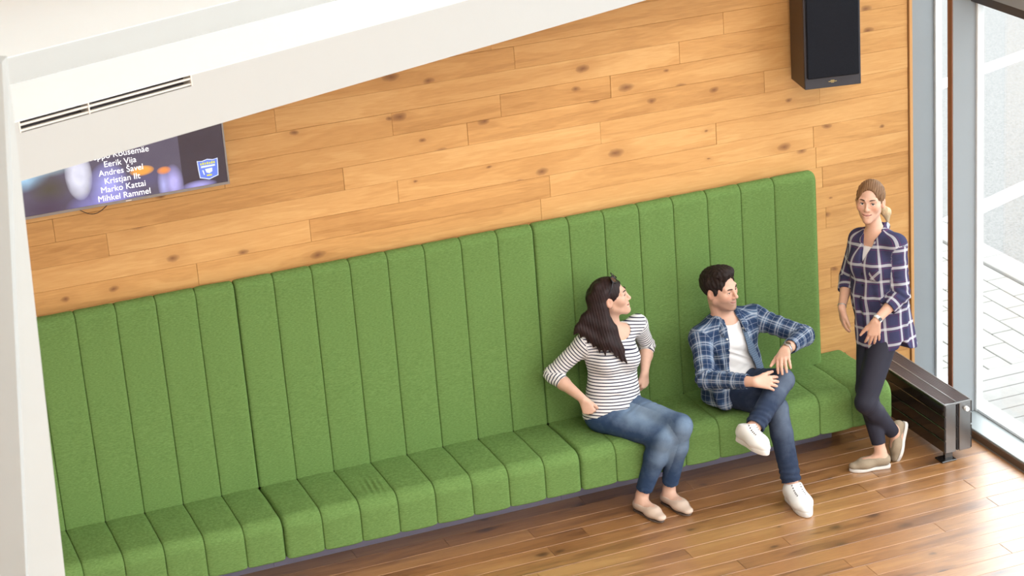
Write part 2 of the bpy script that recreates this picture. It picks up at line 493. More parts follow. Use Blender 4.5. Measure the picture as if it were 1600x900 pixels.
# ------------------------------------------------------------------ green upholstered wall bench: three modules
tf = NT('green_melange_wool'); pf = tf.pos()
mel = tf.noise(tf.vmath('MULTIPLY', pf, (60, 60, 260)), 1.0, 3, 0.65)
mel2 = tf.noise(pf, 700, 2, 0.6)
blot = tf.noise(pf, 5.0, 3)
cf = tf.ramp(tf.math('ADD', tf.math('MULTIPLY', mel, 0.75), tf.math('MULTIPLY', mel2, 0.25)),
             [(0.30, (0.082, 0.148, 0.042)), (0.52, (0.126, 0.218, 0.066)), (0.74, (0.180, 0.284, 0.098))])
cf = tf.mix(tf.math('MULTIPLY', blot, 0.22), cf, (0.130, 0.205, 0.058))
tf.bump(tf.math('ADD', mel, mel2), 0.12, 0.002)
M_GREEN = tf.out(cf, 0.95, 0.0, 0.05)
M_SEAM = plain('dark_green_seam', (0.035, 0.065, 0.018), 0.95)
M_PLINTH = plain('mauve_grey_plinth', (0.20, 0.18, 0.25), 0.6)
W = 0.215

def resample(pts, step=0.012):
    P = [Vector((p[0], p[1])) for p in pts]
    out = [P[0]]
    for a, b in zip(P[:-1], P[1:]):
        n = max(1, int((b - a).length / step))
        for i in range(1, n + 1): out.append(a + (b - a) * (i / n))
    return out
def arc(cx, cz, r, a0, a1, n=10):
    return [(cx + r * math.cos(math.radians(a0 + (a1 - a0) * i / n)), cz + r * math.sin(math.radians(a0 + (a1 - a0) * i / n))) for i in range(n + 1)]
# profiles in (y, z), running from the back over the visible face to the hidden foot
BACK_PROF = [(-0.012, 1.46), (-0.012, 1.585)] + arc(-0.062, 1.582, 0.050, 0, 180, 14) + [(-0.116, 1.35), (-0.122, 1.0), (-0.130, 0.62), (-0.137, 0.435)]
SEAT_PROF = [(-0.130, 0.440), (-0.30, 0.446), (-0.46, 0.445)] + arc(-0.537, 0.370, 0.075, 92, 176, 12) + [(-0.612, 0.30), (-0.613, 0.225)] + arc(-0.601, 0.215, 0.012, 180, 270, 4)

def channel_mesh(name, prof, width, seed=0, puff=0.006, fall=0.012, edge_l=0.0, edge_r=0.0, seam_l=True, seam_r=True, round_end=0.0, wrinkle=0.0, nx=16):
    """one stitched upholstery channel: swept profile, pillowed between its seams; closed at the back"""
    P = resample(prof)
    n = len(P)
    # outward normals
    nor = []
    for i in range(n):
        d = (P[min(i + 1, n - 1)] - P[max(i - 1, 0)]).normalized()
        nor.append(Vector((-d.y, d.x)) if False else Vector((d.y, -d.x)))
    mid = P[n // 2] + nor[n // 2]
    cen = Vector((sum(p.x for p in P) / n, sum(p.y for p in P) / n))
    if (P[n // 2] - cen).dot(nor[n // 2]) < 0: nor = [-v for v in nor]
    rs = random.Random(seed)
    ph = [rs.uniform(0, 6.28) for _ in range(6)]
    us = [0.0, 0.006, 0.014, 0.03, 0.055, 0.08] + [0.08 + 0.84 * k / nx for k in range(1, nx)] + [0.92, 0.945, 0.97, 0.986, 0.994, 1.0]
    mb = MB()
    verts = []
    for i in range(n):
        for u in us:
            x = u * width
            dl = x if seam_l else 9.0
            dr = width - x if seam_r else 9.0
            e = min(dl, dr)
            off = puff * (1 - math.exp(-e / fall)) - puff
            for dd, er in ((x, edge_l), (width - x, edge_r)):      # soft rolled edge where two modules meet
                if er:
                    q = max(0.0, 1 - dd / er); off -= er * (1 - math.sqrt(max(0.0, 1 - q * q)))
            if e < 0.0022: off -= 0.007
            if round_end and not seam_r:      # free end rolls round towards the wall
                q = max(0.0, 1 - (width - x) / round_end)
                off -= round_end * (1 - math.sqrt(max(0.0, 1 - q * q))) * 0.9
            t = i / (n - 1)
            if wrinkle:
                wv = math.exp(-((t - 0.42) / 0.12) ** 2) * math.exp(-((u - 0.6) / 0.28) ** 2)
                off += wrinkle * wv * math.sin(u * width * 190 + t * 9 + ph[0])
            off += 0.0012 * math.sin(u * 5 + ph[1] + t * 6) * math.sin(t * 11 + ph[2])
            p = P[i] + nor[i] * off
            verts.append((x, p.x, p.y))
    m = len(us)
    f = [(i * m + j, i * m + j + 1, (i + 1) * m + j + 1, (i + 1) * m + j) for i in range(n - 1) for j in range(m - 1)]
    # orientation test
    a, b, c = Vector(verts[f[len(f) // 2][0]]), Vector(verts[f[len(f) // 2][1]]), Vector(verts[f[len(f) // 2][2]])
    nn = (b - a).cross(c - a)
    o = nor[n // 2]
    if nn.y * o.x + nn.z * o.y < 0: f = [q[::-1] for q in f]
    mb.add(verts, f, True)
    return mb.mesh(name)

def fill_core(x0, x1, prof, inset, mat, name, parent):
    """solid body just under the channels"""
    P = resample(prof, 0.03)
    n = len(P)
    cen = Vector((sum(p.x for p in P) / n, sum(p.y for p in P) / n))
    Q = []
    for i in range(n):
        d = (P[min(i + 1, n - 1)] - P[max(i - 1, 0)]).normalized()
        nn = Vector((d.y, -d.x))
        if i == 0: base = nn
        Q.append(P[i] + nn * inset)
    poly = [(p.x, p.y) for p in Q]
    if name == 'backrest': poly += [(-0.012, 0.435)]
    else: poly += [(-0.25, 0.215), (-0.02, 0.215), (-0.02, 0.42)]
    k = len(poly)
    v = [(x0, p[0], p[1]) for p in poly] + [(x1, p[0], p[1]) for p in poly]
    f = [tuple(range(k)), tuple(range(k, 2 * k))[::-1]] + [(i, k + i, k + (i + 1) % k, (i + 1) % k) for i in range(k)]
    return MB().add(v, f).build(name, mat, parent)

def sgn_inset(prof):
    P = resample(prof); i = len(P) // 2
    d = (P[i + 1] - P[i - 1]).normalized(); nn = Vector((d.y, -d.x))
    cen = Vector((sum(p.x for p in P) / len(P), sum(p.y for p in P) / len(P)))
    return -1 if (P[i] - cen).dot(nn) > 0 else 1
IB, IS = 0.020 * sgn_inset(BACK_PROF), 0.020 * sgn_inset(SEAT_PROF)

def chan(name, prof, seed, **kw):
    me = channel_mesh(name, prof, W, seed, **kw); me.materials.append(M_GREEN); return me
BACKS = {k: chan('back_channel', BACK_PROF, i, **kw) for i, (k, kw) in enumerate(
    {'mid': {}, 'first': dict(edge_l=0.014), 'last': dict(edge_r=0.014)}.items())}
SK = dict(puff=0.009, fall=0.016)
SEATS = {k: chan('seat_channel', SEAT_PROF, i, **kw) for i, (k, kw) in enumerate(
    {'mid': SK, 'first': dict(SK, edge_l=0.022), 'last': dict(SK, edge_r=0.022), 'creased': dict(SK, wrinkle=0.0035, nx=48)}.items())}

def end_cap(prof, x, mat, name, parent, back_pts):
    P = resample(prof, 0.02)
    poly = [(p.x, p.y) for p in P] + back_pts
    v = [(x, p[0], p[1]) for p in poly]
    return MB().add(v, [tuple(range(len(v)))]).build(name, mat, parent)

def bench_module(x0, nback, nseat, label, end_back=None, end_seat=None, wrinkles=()):
    e = empty('bench_module', (x0 + nback * W / 2, -0.35, 0.0))
    tag(e, label, 'bench', 'green upholstered bench modules')
    xb1 = x0 + nback * W + (end_back or 0); xs1 = x0 + nseat * W + (end_seat or 0)
    bk = fill_core(x0 + 0.016, xb1 - (0.03 if end_back else 0.016), BACK_PROF, IB, M_SEAM, 'backrest', e)
    st = fill_core(x0 + 0.024, xs1 - (0.05 if end_seat else 0.024), SEAT_PROF, IS, M_SEAM, 'seat', e)
    for i in range(nback):
        k = 'first' if i == 0 else 'last' if (i == nback - 1 and not end_back) else 'mid'
        o = mesh_obj('back_channel', BACKS[k], None, bk); o.location = (x0 + i * W, 0, 0)
    for i in range(nseat):
        k = 'creased' if i in wrinkles else 'first' if i == 0 else 'last' if (i == nseat - 1 and not end_seat) else 'mid'
        o = mesh_obj('seat_channel', SEATS[k], None, st); o.location = (x0 + i * W, 0, 0)
    if end_back:
        me = channel_mesh('back_end_channel', BACK_PROF, end_back, 5, seam_r=False, round_end=0.035, nx=26); me.materials.append(M_GREEN)
        o = mesh_obj('back_end_channel', me, None, bk); o.location = (x0 + nback * W, 0, 0)
        # side cheek closing the end
        P = [(p[0], p[1]) for p in BACK_PROF]
        cen = (-0.06, 1.0)
        Q = [(cen[0] + (p[0] - cen[0]) * 0.74, cen[1] + (p[1] - cen[1]) * 0.97) for p in P] + [(-0.012, 0.435)]
        k = len(Q)
        xs_ = (xb1 - 0.05, xb1 - 0.0015)
        v = [(xs_[0], *p) for p in Q] + [(xs_[1], *p) for p in Q]
        MB().add(v, [tuple(range(k)), tuple(range(k, 2 * k))[::-1]] + [(i, k + i, k + (i + 1) % k, (i + 1) % k) for i in range(k)]).build('end_cheek', M_GREEN, bk)
    if end_seat:
        me = seat_end_mesh(end_seat); me.materials.append(M_GREEN)
        o = mesh_obj('seat_end_channel', me, None, st); o.location = (x0 + nseat * W, 0, 0)
    xp = xs1 - (0.23 if end_seat else 0.0)
    pl = MB().box(x0 + 0.001, xp - 0.001, -0.262, -0.03, 0.0, 0.216).build('plinth', M_PLINTH, e)
    return e

def seat_end_mesh(width):
    """last seat channel: a rounded block whose free right end is soft"""
    nx, nt = 30, 0
    P = resample([(-0.015, 0.440)] + SEAT_PROF, 0.012)
    n = len(P)
    verts = []
    R = 0.05
    us = [0.0, 0.003, 0.008, 0.02, 0.05, 0.1, 0.15, width - R] + [width - R + R * math.sin(math.radians(a)) for a in range(8, 91, 8)] + [width]
    cen = Vector((-0.32, 0.33))
    for p in P:
        for x in us:
            q = max(0.0, (x - (width - R)) / R)
            sh = R * (1 - math.sqrt(max(0.0, 1 - q * q)))
            off = 0.013 * (1 - math.exp(-x / 0.022)) - 0.013 - (0.006 if x < 0.0025 else 0)
            d = (p - cen)
            # shrink towards the inside near the rounded end
            yy = p.x + (sh if p.x < -0.45 else sh * max(0, (p.x + 0.2) / -0.25)) 
            zz = p.y - (sh if p.y > 0.33 else sh * max(0.0, (p.y - 0.28) / 0.05)) + (sh * 0.4 if p.y < 0.24 else 0)
            nyx = -1.0 if p.x < -0.55 else 0.0
            verts.append((x, yy + (-off if p.y < 0.40 and p.x < -0.5 else 0), zz + (off if p.y >= 0.40 else 0)))
    m = len(us)
    f = [(i * m + j, i * m + j + 1, (i + 1) * m + j + 1, (i + 1) * m + j) for i in range(n - 1) for j in range(m - 1)]
    a, b, c = (Vector(verts[k]) for k in f[5][:3])
    if (b - a).cross(c - a).z < 0: f = [q[::-1] for q in f]
    mb = MB(); mb.add(verts, f, True)
    # right cheek
    edge = [i * m + m - 1 for i in range(n)]
    k = len(mb.v)
    cv = [mb.v[i] for i in edge] + [(width, -0.02, 0.22), (width, -0.02, 0.42)]
    mb.add(cv, [tuple(range(len(cv)))], False)
    # underside
    u = [mb.v[(n - 1) * m], mb.v[(n - 1) * m + m - 1], (width, -0.02, 0.22), (0, -0.02, 0.22)]
    mb.add(u, [(3, 2, 1, 0)])
    return mb.mesh('seat_end_channel')

bench_module(-8 * W, 8, 8, 'empty green bench module at the left, beside the white pillar')
bench_module(0, 8, 8, 'empty green bench module in the middle with creased seat', wrinkles=(2,))
bench_module(8 * W, 7, 8, 'green bench module with the seated woman and man on it', end_back=0.278, end_seat=0.274)
# ------------------------------------------------------------------ television
TVX0, TVX1, TVZ0, TVZ1 = -1.040, 0.052, 2.166, 2.785
tv = empty('television', ((TVX0 + TVX1) / 2, -0.04, TVZ0))
tag(tv, 'wall-mounted flat television showing white credits over a concert scene', 'television')
M_BEZ = plain('silver_grey_bezel', (0.28, 0.27, 0.27), 0.35, 0.6)
M_TVB = plain('television_back', (0.02, 0.02, 0.02), 0.6)
MB().cbox(TVX0 + 0.004, TVX1 - 0.004, -0.052, -0.006, TVZ0 + 0.004, TVZ1 - 0.004, 0.003).build('housing', M_TVB, tv)
bz = MB()
bz.box(TVX0, TVX1, -0.060, -0.052, TVZ0, TVZ0 + 0.014)
bz.box(TVX0, TVX1, -0.060, -0.052, TVZ1 - 0.009, TVZ1)
bz.box(TVX0, TVX0 + 0.009, -0.060, -0.052, TVZ0 + 0.014, TVZ1 - 0.009)
bz.box(TVX1 - 0.009, TVX1, -0.060, -0.052, TVZ0 + 0.014, TVZ1 - 0.009)
bz.build('bezel', M_BEZ, tv)
MB().box(-0.505, -0.475, -0.0605, -0.0595, TVZ0 + 0.004, TVZ0 + 0.009).build('maker_mark', plain('chrome_mark', (0.7, 0.7, 0.7), 0.3, 0.8), tv)
# picture: out-of-focus stage with lights, in screen coordinates u (0..1 right), v (0..1 up)
ts = NT('screen_picture')
sp = ts.sep(ts.pos())
u = ts.math('DIVIDE', ts.math('SUBTRACT', sp[0], TVX0), TVX1 - TVX0)
v = ts.math('DIVIDE', ts.math('SUBTRACT', sp[2], TVZ0), TVZ1 - TVZ0)
def blob(cu, cv, ru, rv, p=1.0):
    d = ts.math('SQRT', ts.math('ADD', ts.math('POWER', ts.math('DIVIDE', ts.math('SUBTRACT', u, cu), ru), 2.0),
                               ts.math('POWER', ts.math('DIVIDE', ts.math('SUBTRACT', v, cv), rv), 2.0)))
    return ts.math('POWER', ts.math('SUBTRACT', 1.0, d, clamp=True), p)
n1 = ts.noise(ts.vec(u, ts.math('MULTIPLY', v, 0.6), 0.0), 16, 2)
base = ts.mix(ts.math('SMOOTHSTEP', ts.math('SUBTRACT', u, 0.0), 0.74, 0.80) if False else ts.math('GREATER_THAN', u, 0.775),
              (0.10, 0.085, 0.13), (0.030, 0.020, 0.030))
c = base
for (cu, cv, ru, rv, p, col, k) in (
        (0.02, 0.36, 0.14, 0.14, 1.2, (0.45, 0.75, 1.0), 1.3), (0.16, 0.42, 0.16, 0.10, 1.0, (0.50, 0.70, 0.75), 0.9),
        (0.285, 0.30, 0.065, 0.22, 0.55, (0.85, 0.85, 1.0), 1.3), (0.14, 0.22, 0.10, 0.13, 0.7, (0.07, 0.06, 0.03), 1.0),
        (0.12, 0.05, 0.16, 0.14, 0.8, (0.05, 0.025, 0.06), 0.9), (0.42, 0.16, 0.10, 0.22, 0.8, (0.42, 0.42, 0.95), 1.2),
        (0.40, 0.03, 0.20, 0.13, 0.9, (0.35, 0.33, 0.85), 0.9), (0.60, 0.16, 0.16, 0.10, 1.0, (0.12, 0.11, 0.26), 0.7),
        (0.73, 0.09, 0.05, 0.17, 0.9, (0.55, 0.50, 1.0), 1.3), (0.68, 0.09, 0.03, 0.15, 0.9, (0.5, 0.5, 0.95), 1.1),
        (0.585, 0.245, 0.060, 0.045, 0.5, (1.0, 0.42, 0.06), 1.5), (0.69, 0.215, 0.035, 0.035, 0.5, (1.0, 0.32, 0.06), 1.2),
        (0.85, 0.03, 0.09, 0.05, 0.8, (0.45, 0.42, 0.9), 1.2)):
    c = ts.mix(ts.math('MULTIPLY', blob(cu, cv, ru, rv, p), k, clamp=True), c, col)
c = ts.mix(ts.math('MULTIPLY', n1, 0.35), c, (0.05, 0.04, 0.08))
M_SCREEN = ts.out((0.01, 0.01, 0.012), 0.25, 0.0, 0.5, Emission_Color=c, Emission_Strength=0.9)
MB().box(TVX0 + 0.009, TVX1 - 0.009, -0.0555, -0.052, TVZ0 + 0.014, TVZ1 - 0.009).build('screen', M_SCREEN, tv)
tw = NT('white_screen_text')
M_TXT = tw.out((0.8, 0.8, 0.8), 0.5, Emission_Color=(0.95, 0.95, 1.0), Emission_Strength=0.85)
dg_needed = []
def text_mesh(body, size, loc, mat, name, parent, align='CENTER', bold=0.0):
    cu = bpy.data.curves.new(name, 'FONT')
    cu.body = body; cu.size = size; cu.align_x = align; cu.offset = bold; cu.extrude = 0.0002
    tmp = bpy.data.objects.new(name, cu)
    COL.objects.link(tmp)
    dg = bpy.context.evaluated_depsgraph_get()
    me = bpy.data.meshes.new_from_object(tmp.evaluated_get(dg))
    bpy.data.objects.remove(tmp); bpy.data.curves.remove(cu)
    # stand the lettering up: text x -> world x, text y -> world z
    me.transform(Matrix(((1, 0, 0, loc[0]), (0, 0, -1, loc[1]), (0, 1, 0, loc[2]), (0, 0, 0, 1))))
    me.materials.clear(); me.materials.append(mat)
    me.name = name
    return mesh_obj(name, me, None, parent)
for body, z, dx in (('Mihkel Rammel', 2.190, 0.0), ('Marko Kattai', 2.235, 0.0), ('Kristjan Ilt', 2.280, 0.0),
                    ('Andres \u0160avel', 2.325, 0.0), ('Eerik Vija', 2.370, 0.0), ('Seppo Kousem\u00e4e', 2.416, 0.0),
                    ):
    text_mesh(body, 0.045, (-0.508 + dx, -0.0560, z), M_TXT, 'credit_line', tv)
# shield-shaped station logo
def flat(poly, yy, mat, name, parent):
    v = [(x, yy, z) for x, z in poly]
    v2 = [(x, yy + 0.0004, z) for x, z in poly]
    n = len(poly)
    return MB().add(v + v2, [tuple(range(n)), tuple(range(n, 2 * n))[::-1]] + [(i, (i + 1) % n, n + (i + 1) % n, n + i)[::-1] for i in range(n)]).build(name, mat, parent)
def em(name, col, s=0.9):
    t = NT(name); return t.out(tuple(0.3 * q for q in col), 0.5, Emission_Color=col, Emission_Strength=s)
M_LB, M_LW, M_LY = em('logo_blue', (0.12, 0.19, 0.66)), em('logo_white', (0.62, 0.68, 0.95)), em('logo_yellow', (0.62, 0.60, 0.06))
lx, lz = -0.053, 2.268
def shield(k): return [(lx + k * a, lz + k * b) for a, b in ((-0.056, 0.050), (-0.03, 0.046), (0, 0.053), (0.03, 0.046), (0.056, 0.050), (0.054, 0.0), (0.050, -0.045), (0.025, -0.052), (0, -0.060), (-0.025, -0.052), (-0.050, -0.045), (-0.054, 0.0))][::-1]
flat(shield(1.0), -0.0562, M_LW, 'logo_border', tv)
flat(shield(0.92), -0.0566, M_LB, 'logo_shield', tv)
for i, hh in enumerate((0.010, 0.013, 0.011, 0.013, 0.010, 0.013, 0.012)):
    x = lx - 0.040 + i * 0.0118
    flat([(x, lz + 0.024), (x, lz + 0.024 + hh), (x + 0.008, lz + 0.024 + hh), (x + 0.008, lz + 0.024)], -0.0570, M_LY, 'logo_mark', tv)
flat([(lx - 0.038, lz + 0.008), (lx - 0.038, lz + 0.019), (lx + 0.038, lz + 0.019), (lx + 0.038, lz + 0.010)], -0.0570, M_LW, 'logo_mark', tv)
flat([(lx - 0.018, lz + 0.000), (lx + 0.022, lz + 0.002), (lx + 0.020, lz - 0.018), (lx + 0.004, lz - 0.026), (lx - 0.012, lz - 0.020)][::-1], -0.0570, M_LW, 'logo_mark', tv)
flat([(lx - 0.034, lz - 0.004), (lx - 0.026, lz - 0.004), (lx - 0.022, lz - 0.030), (lx - 0.027, lz - 0.030)][::-1], -0.0570, M_LW, 'logo_mark', tv)
flat([(lx - 0.012, lz - 0.032), (lx - 0.012, lz - 0.040), (lx + 0.016, lz - 0.040), (lx + 0.016, lz - 0.032)][::-1], -0.0570, M_LY, 'logo_mark', tv)
pts = []
for i in range(17):
    a = i / 16
    pts.append((-0.76 + 0.165 * a, -0.03 - 0.01 * math.sin(a * 3.14), 2.172 - 0.040 * math.sin(a * math.pi) - 0.010 * a))
MB().tube(pts, 0.0022, 6).build('cable', plain('black_cable', (0.03, 0.015, 0.012), 0.6), tv)

# ------------------------------------------------------------------ loudspeaker on the wall
M_SPK = plain('black_ash_cabinet', (0.030, 0.028, 0.036), 0.5, var=0.2, scale=30)
M_SPS = plain('brown_vinyl_side', (0.034, 0.018, 0.013), 0.45, var=0.25, scale=18)
tgx = NT('black_speaker_cloth')
M_GRL = tgx.out(tgx.ramp(tgx.noise(tgx.pos(), 900, 2), [(0.35, (0.006, 0.007, 0.010)), (0.65, (0.020, 0.021, 0.027))]), 0.95, 0, 0.1)
spk = empty('loudspeaker', (3.50, -0.16, 2.19))
tag(spk, 'tall black loudspeaker hung high on the oak wall', 'speaker')
ax = Vector((0.316, -0.060, 0)).normalized()          # along the front, left to right
ay = Vector((-ax.y, ax.x, 0))                           # into the wall
A = Vector((3.341, -0.300, 2.194))
WS, DS, HS = 0.330, 0.262, 0.66
def sbox(a0, a1, d0, d1, z0, z1, name, mat, parent, c=0.003):
    m = MB().cbox(a0, a1, d0, d1, z0, z1, c)
    m.v = [tuple(A + ax * p[0] + ay * p[1] + Vector((0, 0, p[2]))) for p in m.v]
    return m.build(name, mat, parent)
cab = sbox(0.004, WS, 0.012, DS, 0, HS, 'cabinet', M_SPK, spk)
sbox(0.0, 0.004, 0.014, DS, 0.001, HS - 0.001, 'side_panel', M_SPS, spk, 0.0005)
sbox(0.0, WS, 0.0, 0.012, 0, HS, 'baffle', M_SPK, spk)
sbox(0.012, WS - 0.012, -0.016, 0.0, 0.062, HS - 0.012, 'grille', M_GRL, spk, 0.006)
M_GOLD = plain('gold_badge', (0.55, 0.42, 0.16), 0.35, 0.7)
bdg = sbox(0.120, 0.200, -0.002, 0.0, 0.024, 0.044, 'badge', M_SPK, spk, 0.0006)
for (p, q, z0, z1) in ((0.150, 0.172, 0.0385, 0.0425), (0.138, 0.186, 0.0325, 0.0362), (0.152, 0.170, 0.0270, 0.0300)):
    sbox(p, q, -0.0028, -0.002, z0, z1, 'badge_mark', M_GOLD, bdg, 0.0003)
sbox(0.10, 0.24, DS, DS + 0.035, 0.25, 0.40, 'wall_bracket', M_SPK, spk)

# ------------------------------------------------------------------ radiator by the window
RX0, RX1, RY0, RY1, RZ0, RZ1 = 3.868, 4.048, -0.915, -0.045, 0.062, 0.368
rad = empty('radiator', ((RX0 + RX1) / 2, -0.45, 0))
tag(rad, 'low glossy black-brown radiator standing in front of the window', 'radiator')
M_RAD = plain('glossy_black_enamel', (0.016, 0.013, 0.012), 0.12, 0.0, 0.6, var=0.2, Coat_Weight=0.6)
M_RADE = plain('radiator_end_metal', (0.22, 0.215, 0.215), 0.25, 0.8, 0.5)
M_RADG = plain('radiator_grille_metal', (0.13, 0.10, 0.098), 0.45, 0.4)
M_RADK = plain('grille_dark_inside', (0.02, 0.016, 0.016), 0.8)
MB().box(RX0 + 0.012, RX1 - 0.012, RY0 + 0.012, RY1, RZ0 + 0.004, RZ1 - 0.012).build('core', M_RADK, rad)
nP = 4; hP = (RZ1 - RZ0) / nP
for side in (0, 1):
    for i in range(nP):
        xx = (RX0, RX0 + 0.012) if side == 0 else (RX1 - 0.012, RX1)
        MB().cbox(xx[0], xx[1], RY0 + 0.006, RY1, RZ0 + i * hP + 0.002, RZ0 + (i + 1) * hP - 0.002, 0.003).build('side_panel', M_RAD, rad)
xm = (RX0 + RX1) / 2 - 0.004
for (a, b) in ((RX0, xm - 0.006), (xm + 0.006, RX1)):
    for i in range(1):
        MB().cbox(a + 0.006, b - 0.004, RY0, RY0 + 0.012, RZ0 - 0.002, RZ1 - 0.006, 0.003).build('end_plate', M_RADE, rad)
for xx in (RX0 + 0.003, xm, RX1 - 0.003):
    for i in range(1, nP + 1):
        MB().box(xx - 0.003, xx + 0.003, RY0 - 0.001, RY0 + 0.006, RZ0 + (i - 1) * hP + 0.006, RZ0 + i * hP - 0.006).build('end_joint', M_RADK, rad)
for (a, b) in ((RX0 + 0.004, xm - 0.003), (xm + 0.003, RX1 - 0.004)):
    gm = MB()
    yy = RY0 + 0.016
    while yy < RY1 - 0.012:
        gm.add([(a, yy, RZ1 - 0.008), (a, yy + 0.006, RZ1 - 0.008), (b, yy + 0.020, RZ1 - 0.008), (b, yy + 0.014, RZ1 - 0.008),
                (a, yy, RZ1), (a, yy + 0.006, RZ1), (b, yy + 0.020, RZ1), (b, yy + 0.014, RZ1)],
               [(4, 7, 6, 5), (0, 1, 2, 3), (0, 4, 5, 1), (3, 2, 6, 7), (0, 3, 7, 4), (1, 5, 6, 2)])
        yy += 0.0125
    tag(gm.build('grille', M_RADG, rad), kind='stuff')
for xx in (RX0 + 0.001, xm - 0.003, RX1 - 0.007):
    MB().cbox(xx, xx + 0.006, RY0 + 0.004, RY1, RZ1 - 0.014, RZ1 + 0.002, 0.001).build('grille_rail', plain('grille_rail', (0.42, 0.42, 0.43), 0.3, 0.6), rad)
MB().cbox(RX0 + 0.002, RX1 - 0.002, RY0, RY0 + 0.016, RZ1 - 0.010, RZ1 + 0.002, 0.002).build('top_edge', M_RADE, rad)
kn = MB().cyl((RX1 - 0.040, RY0 - 0.001, RZ1 - 0.045), (RX1 - 0.040, RY0 - 0.022, RZ1 - 0.045), 0.014, 0.013, 20).build('valve_knob', plain('white_plastic', (0.75, 0.75, 0.74), 0.4), rad)
for yy in (-0.875, -0.14):
    ft = MB().cbox(RX0 - 0.014, RX0 + 0.085, yy - 0.035, yy + 0.05, 0.0, 0.010, 0.003).build('foot', M_RAD, rad)
    MB().box(RX0 + 0.02, RX0 + 0.07, yy - 0.012, yy + 0.012, 0.010, RZ0 + 0.01).build('foot_bracket', M_RAD, ft)
# ------------------------------------------------------------------ people: bodies and clothes as smooth implicit solids
A3 = lambda p: np.asarray(p, dtype=np.float64)
def unit(v):
    v = A3(v); return v / (np.linalg.norm(v) + 1e-12)

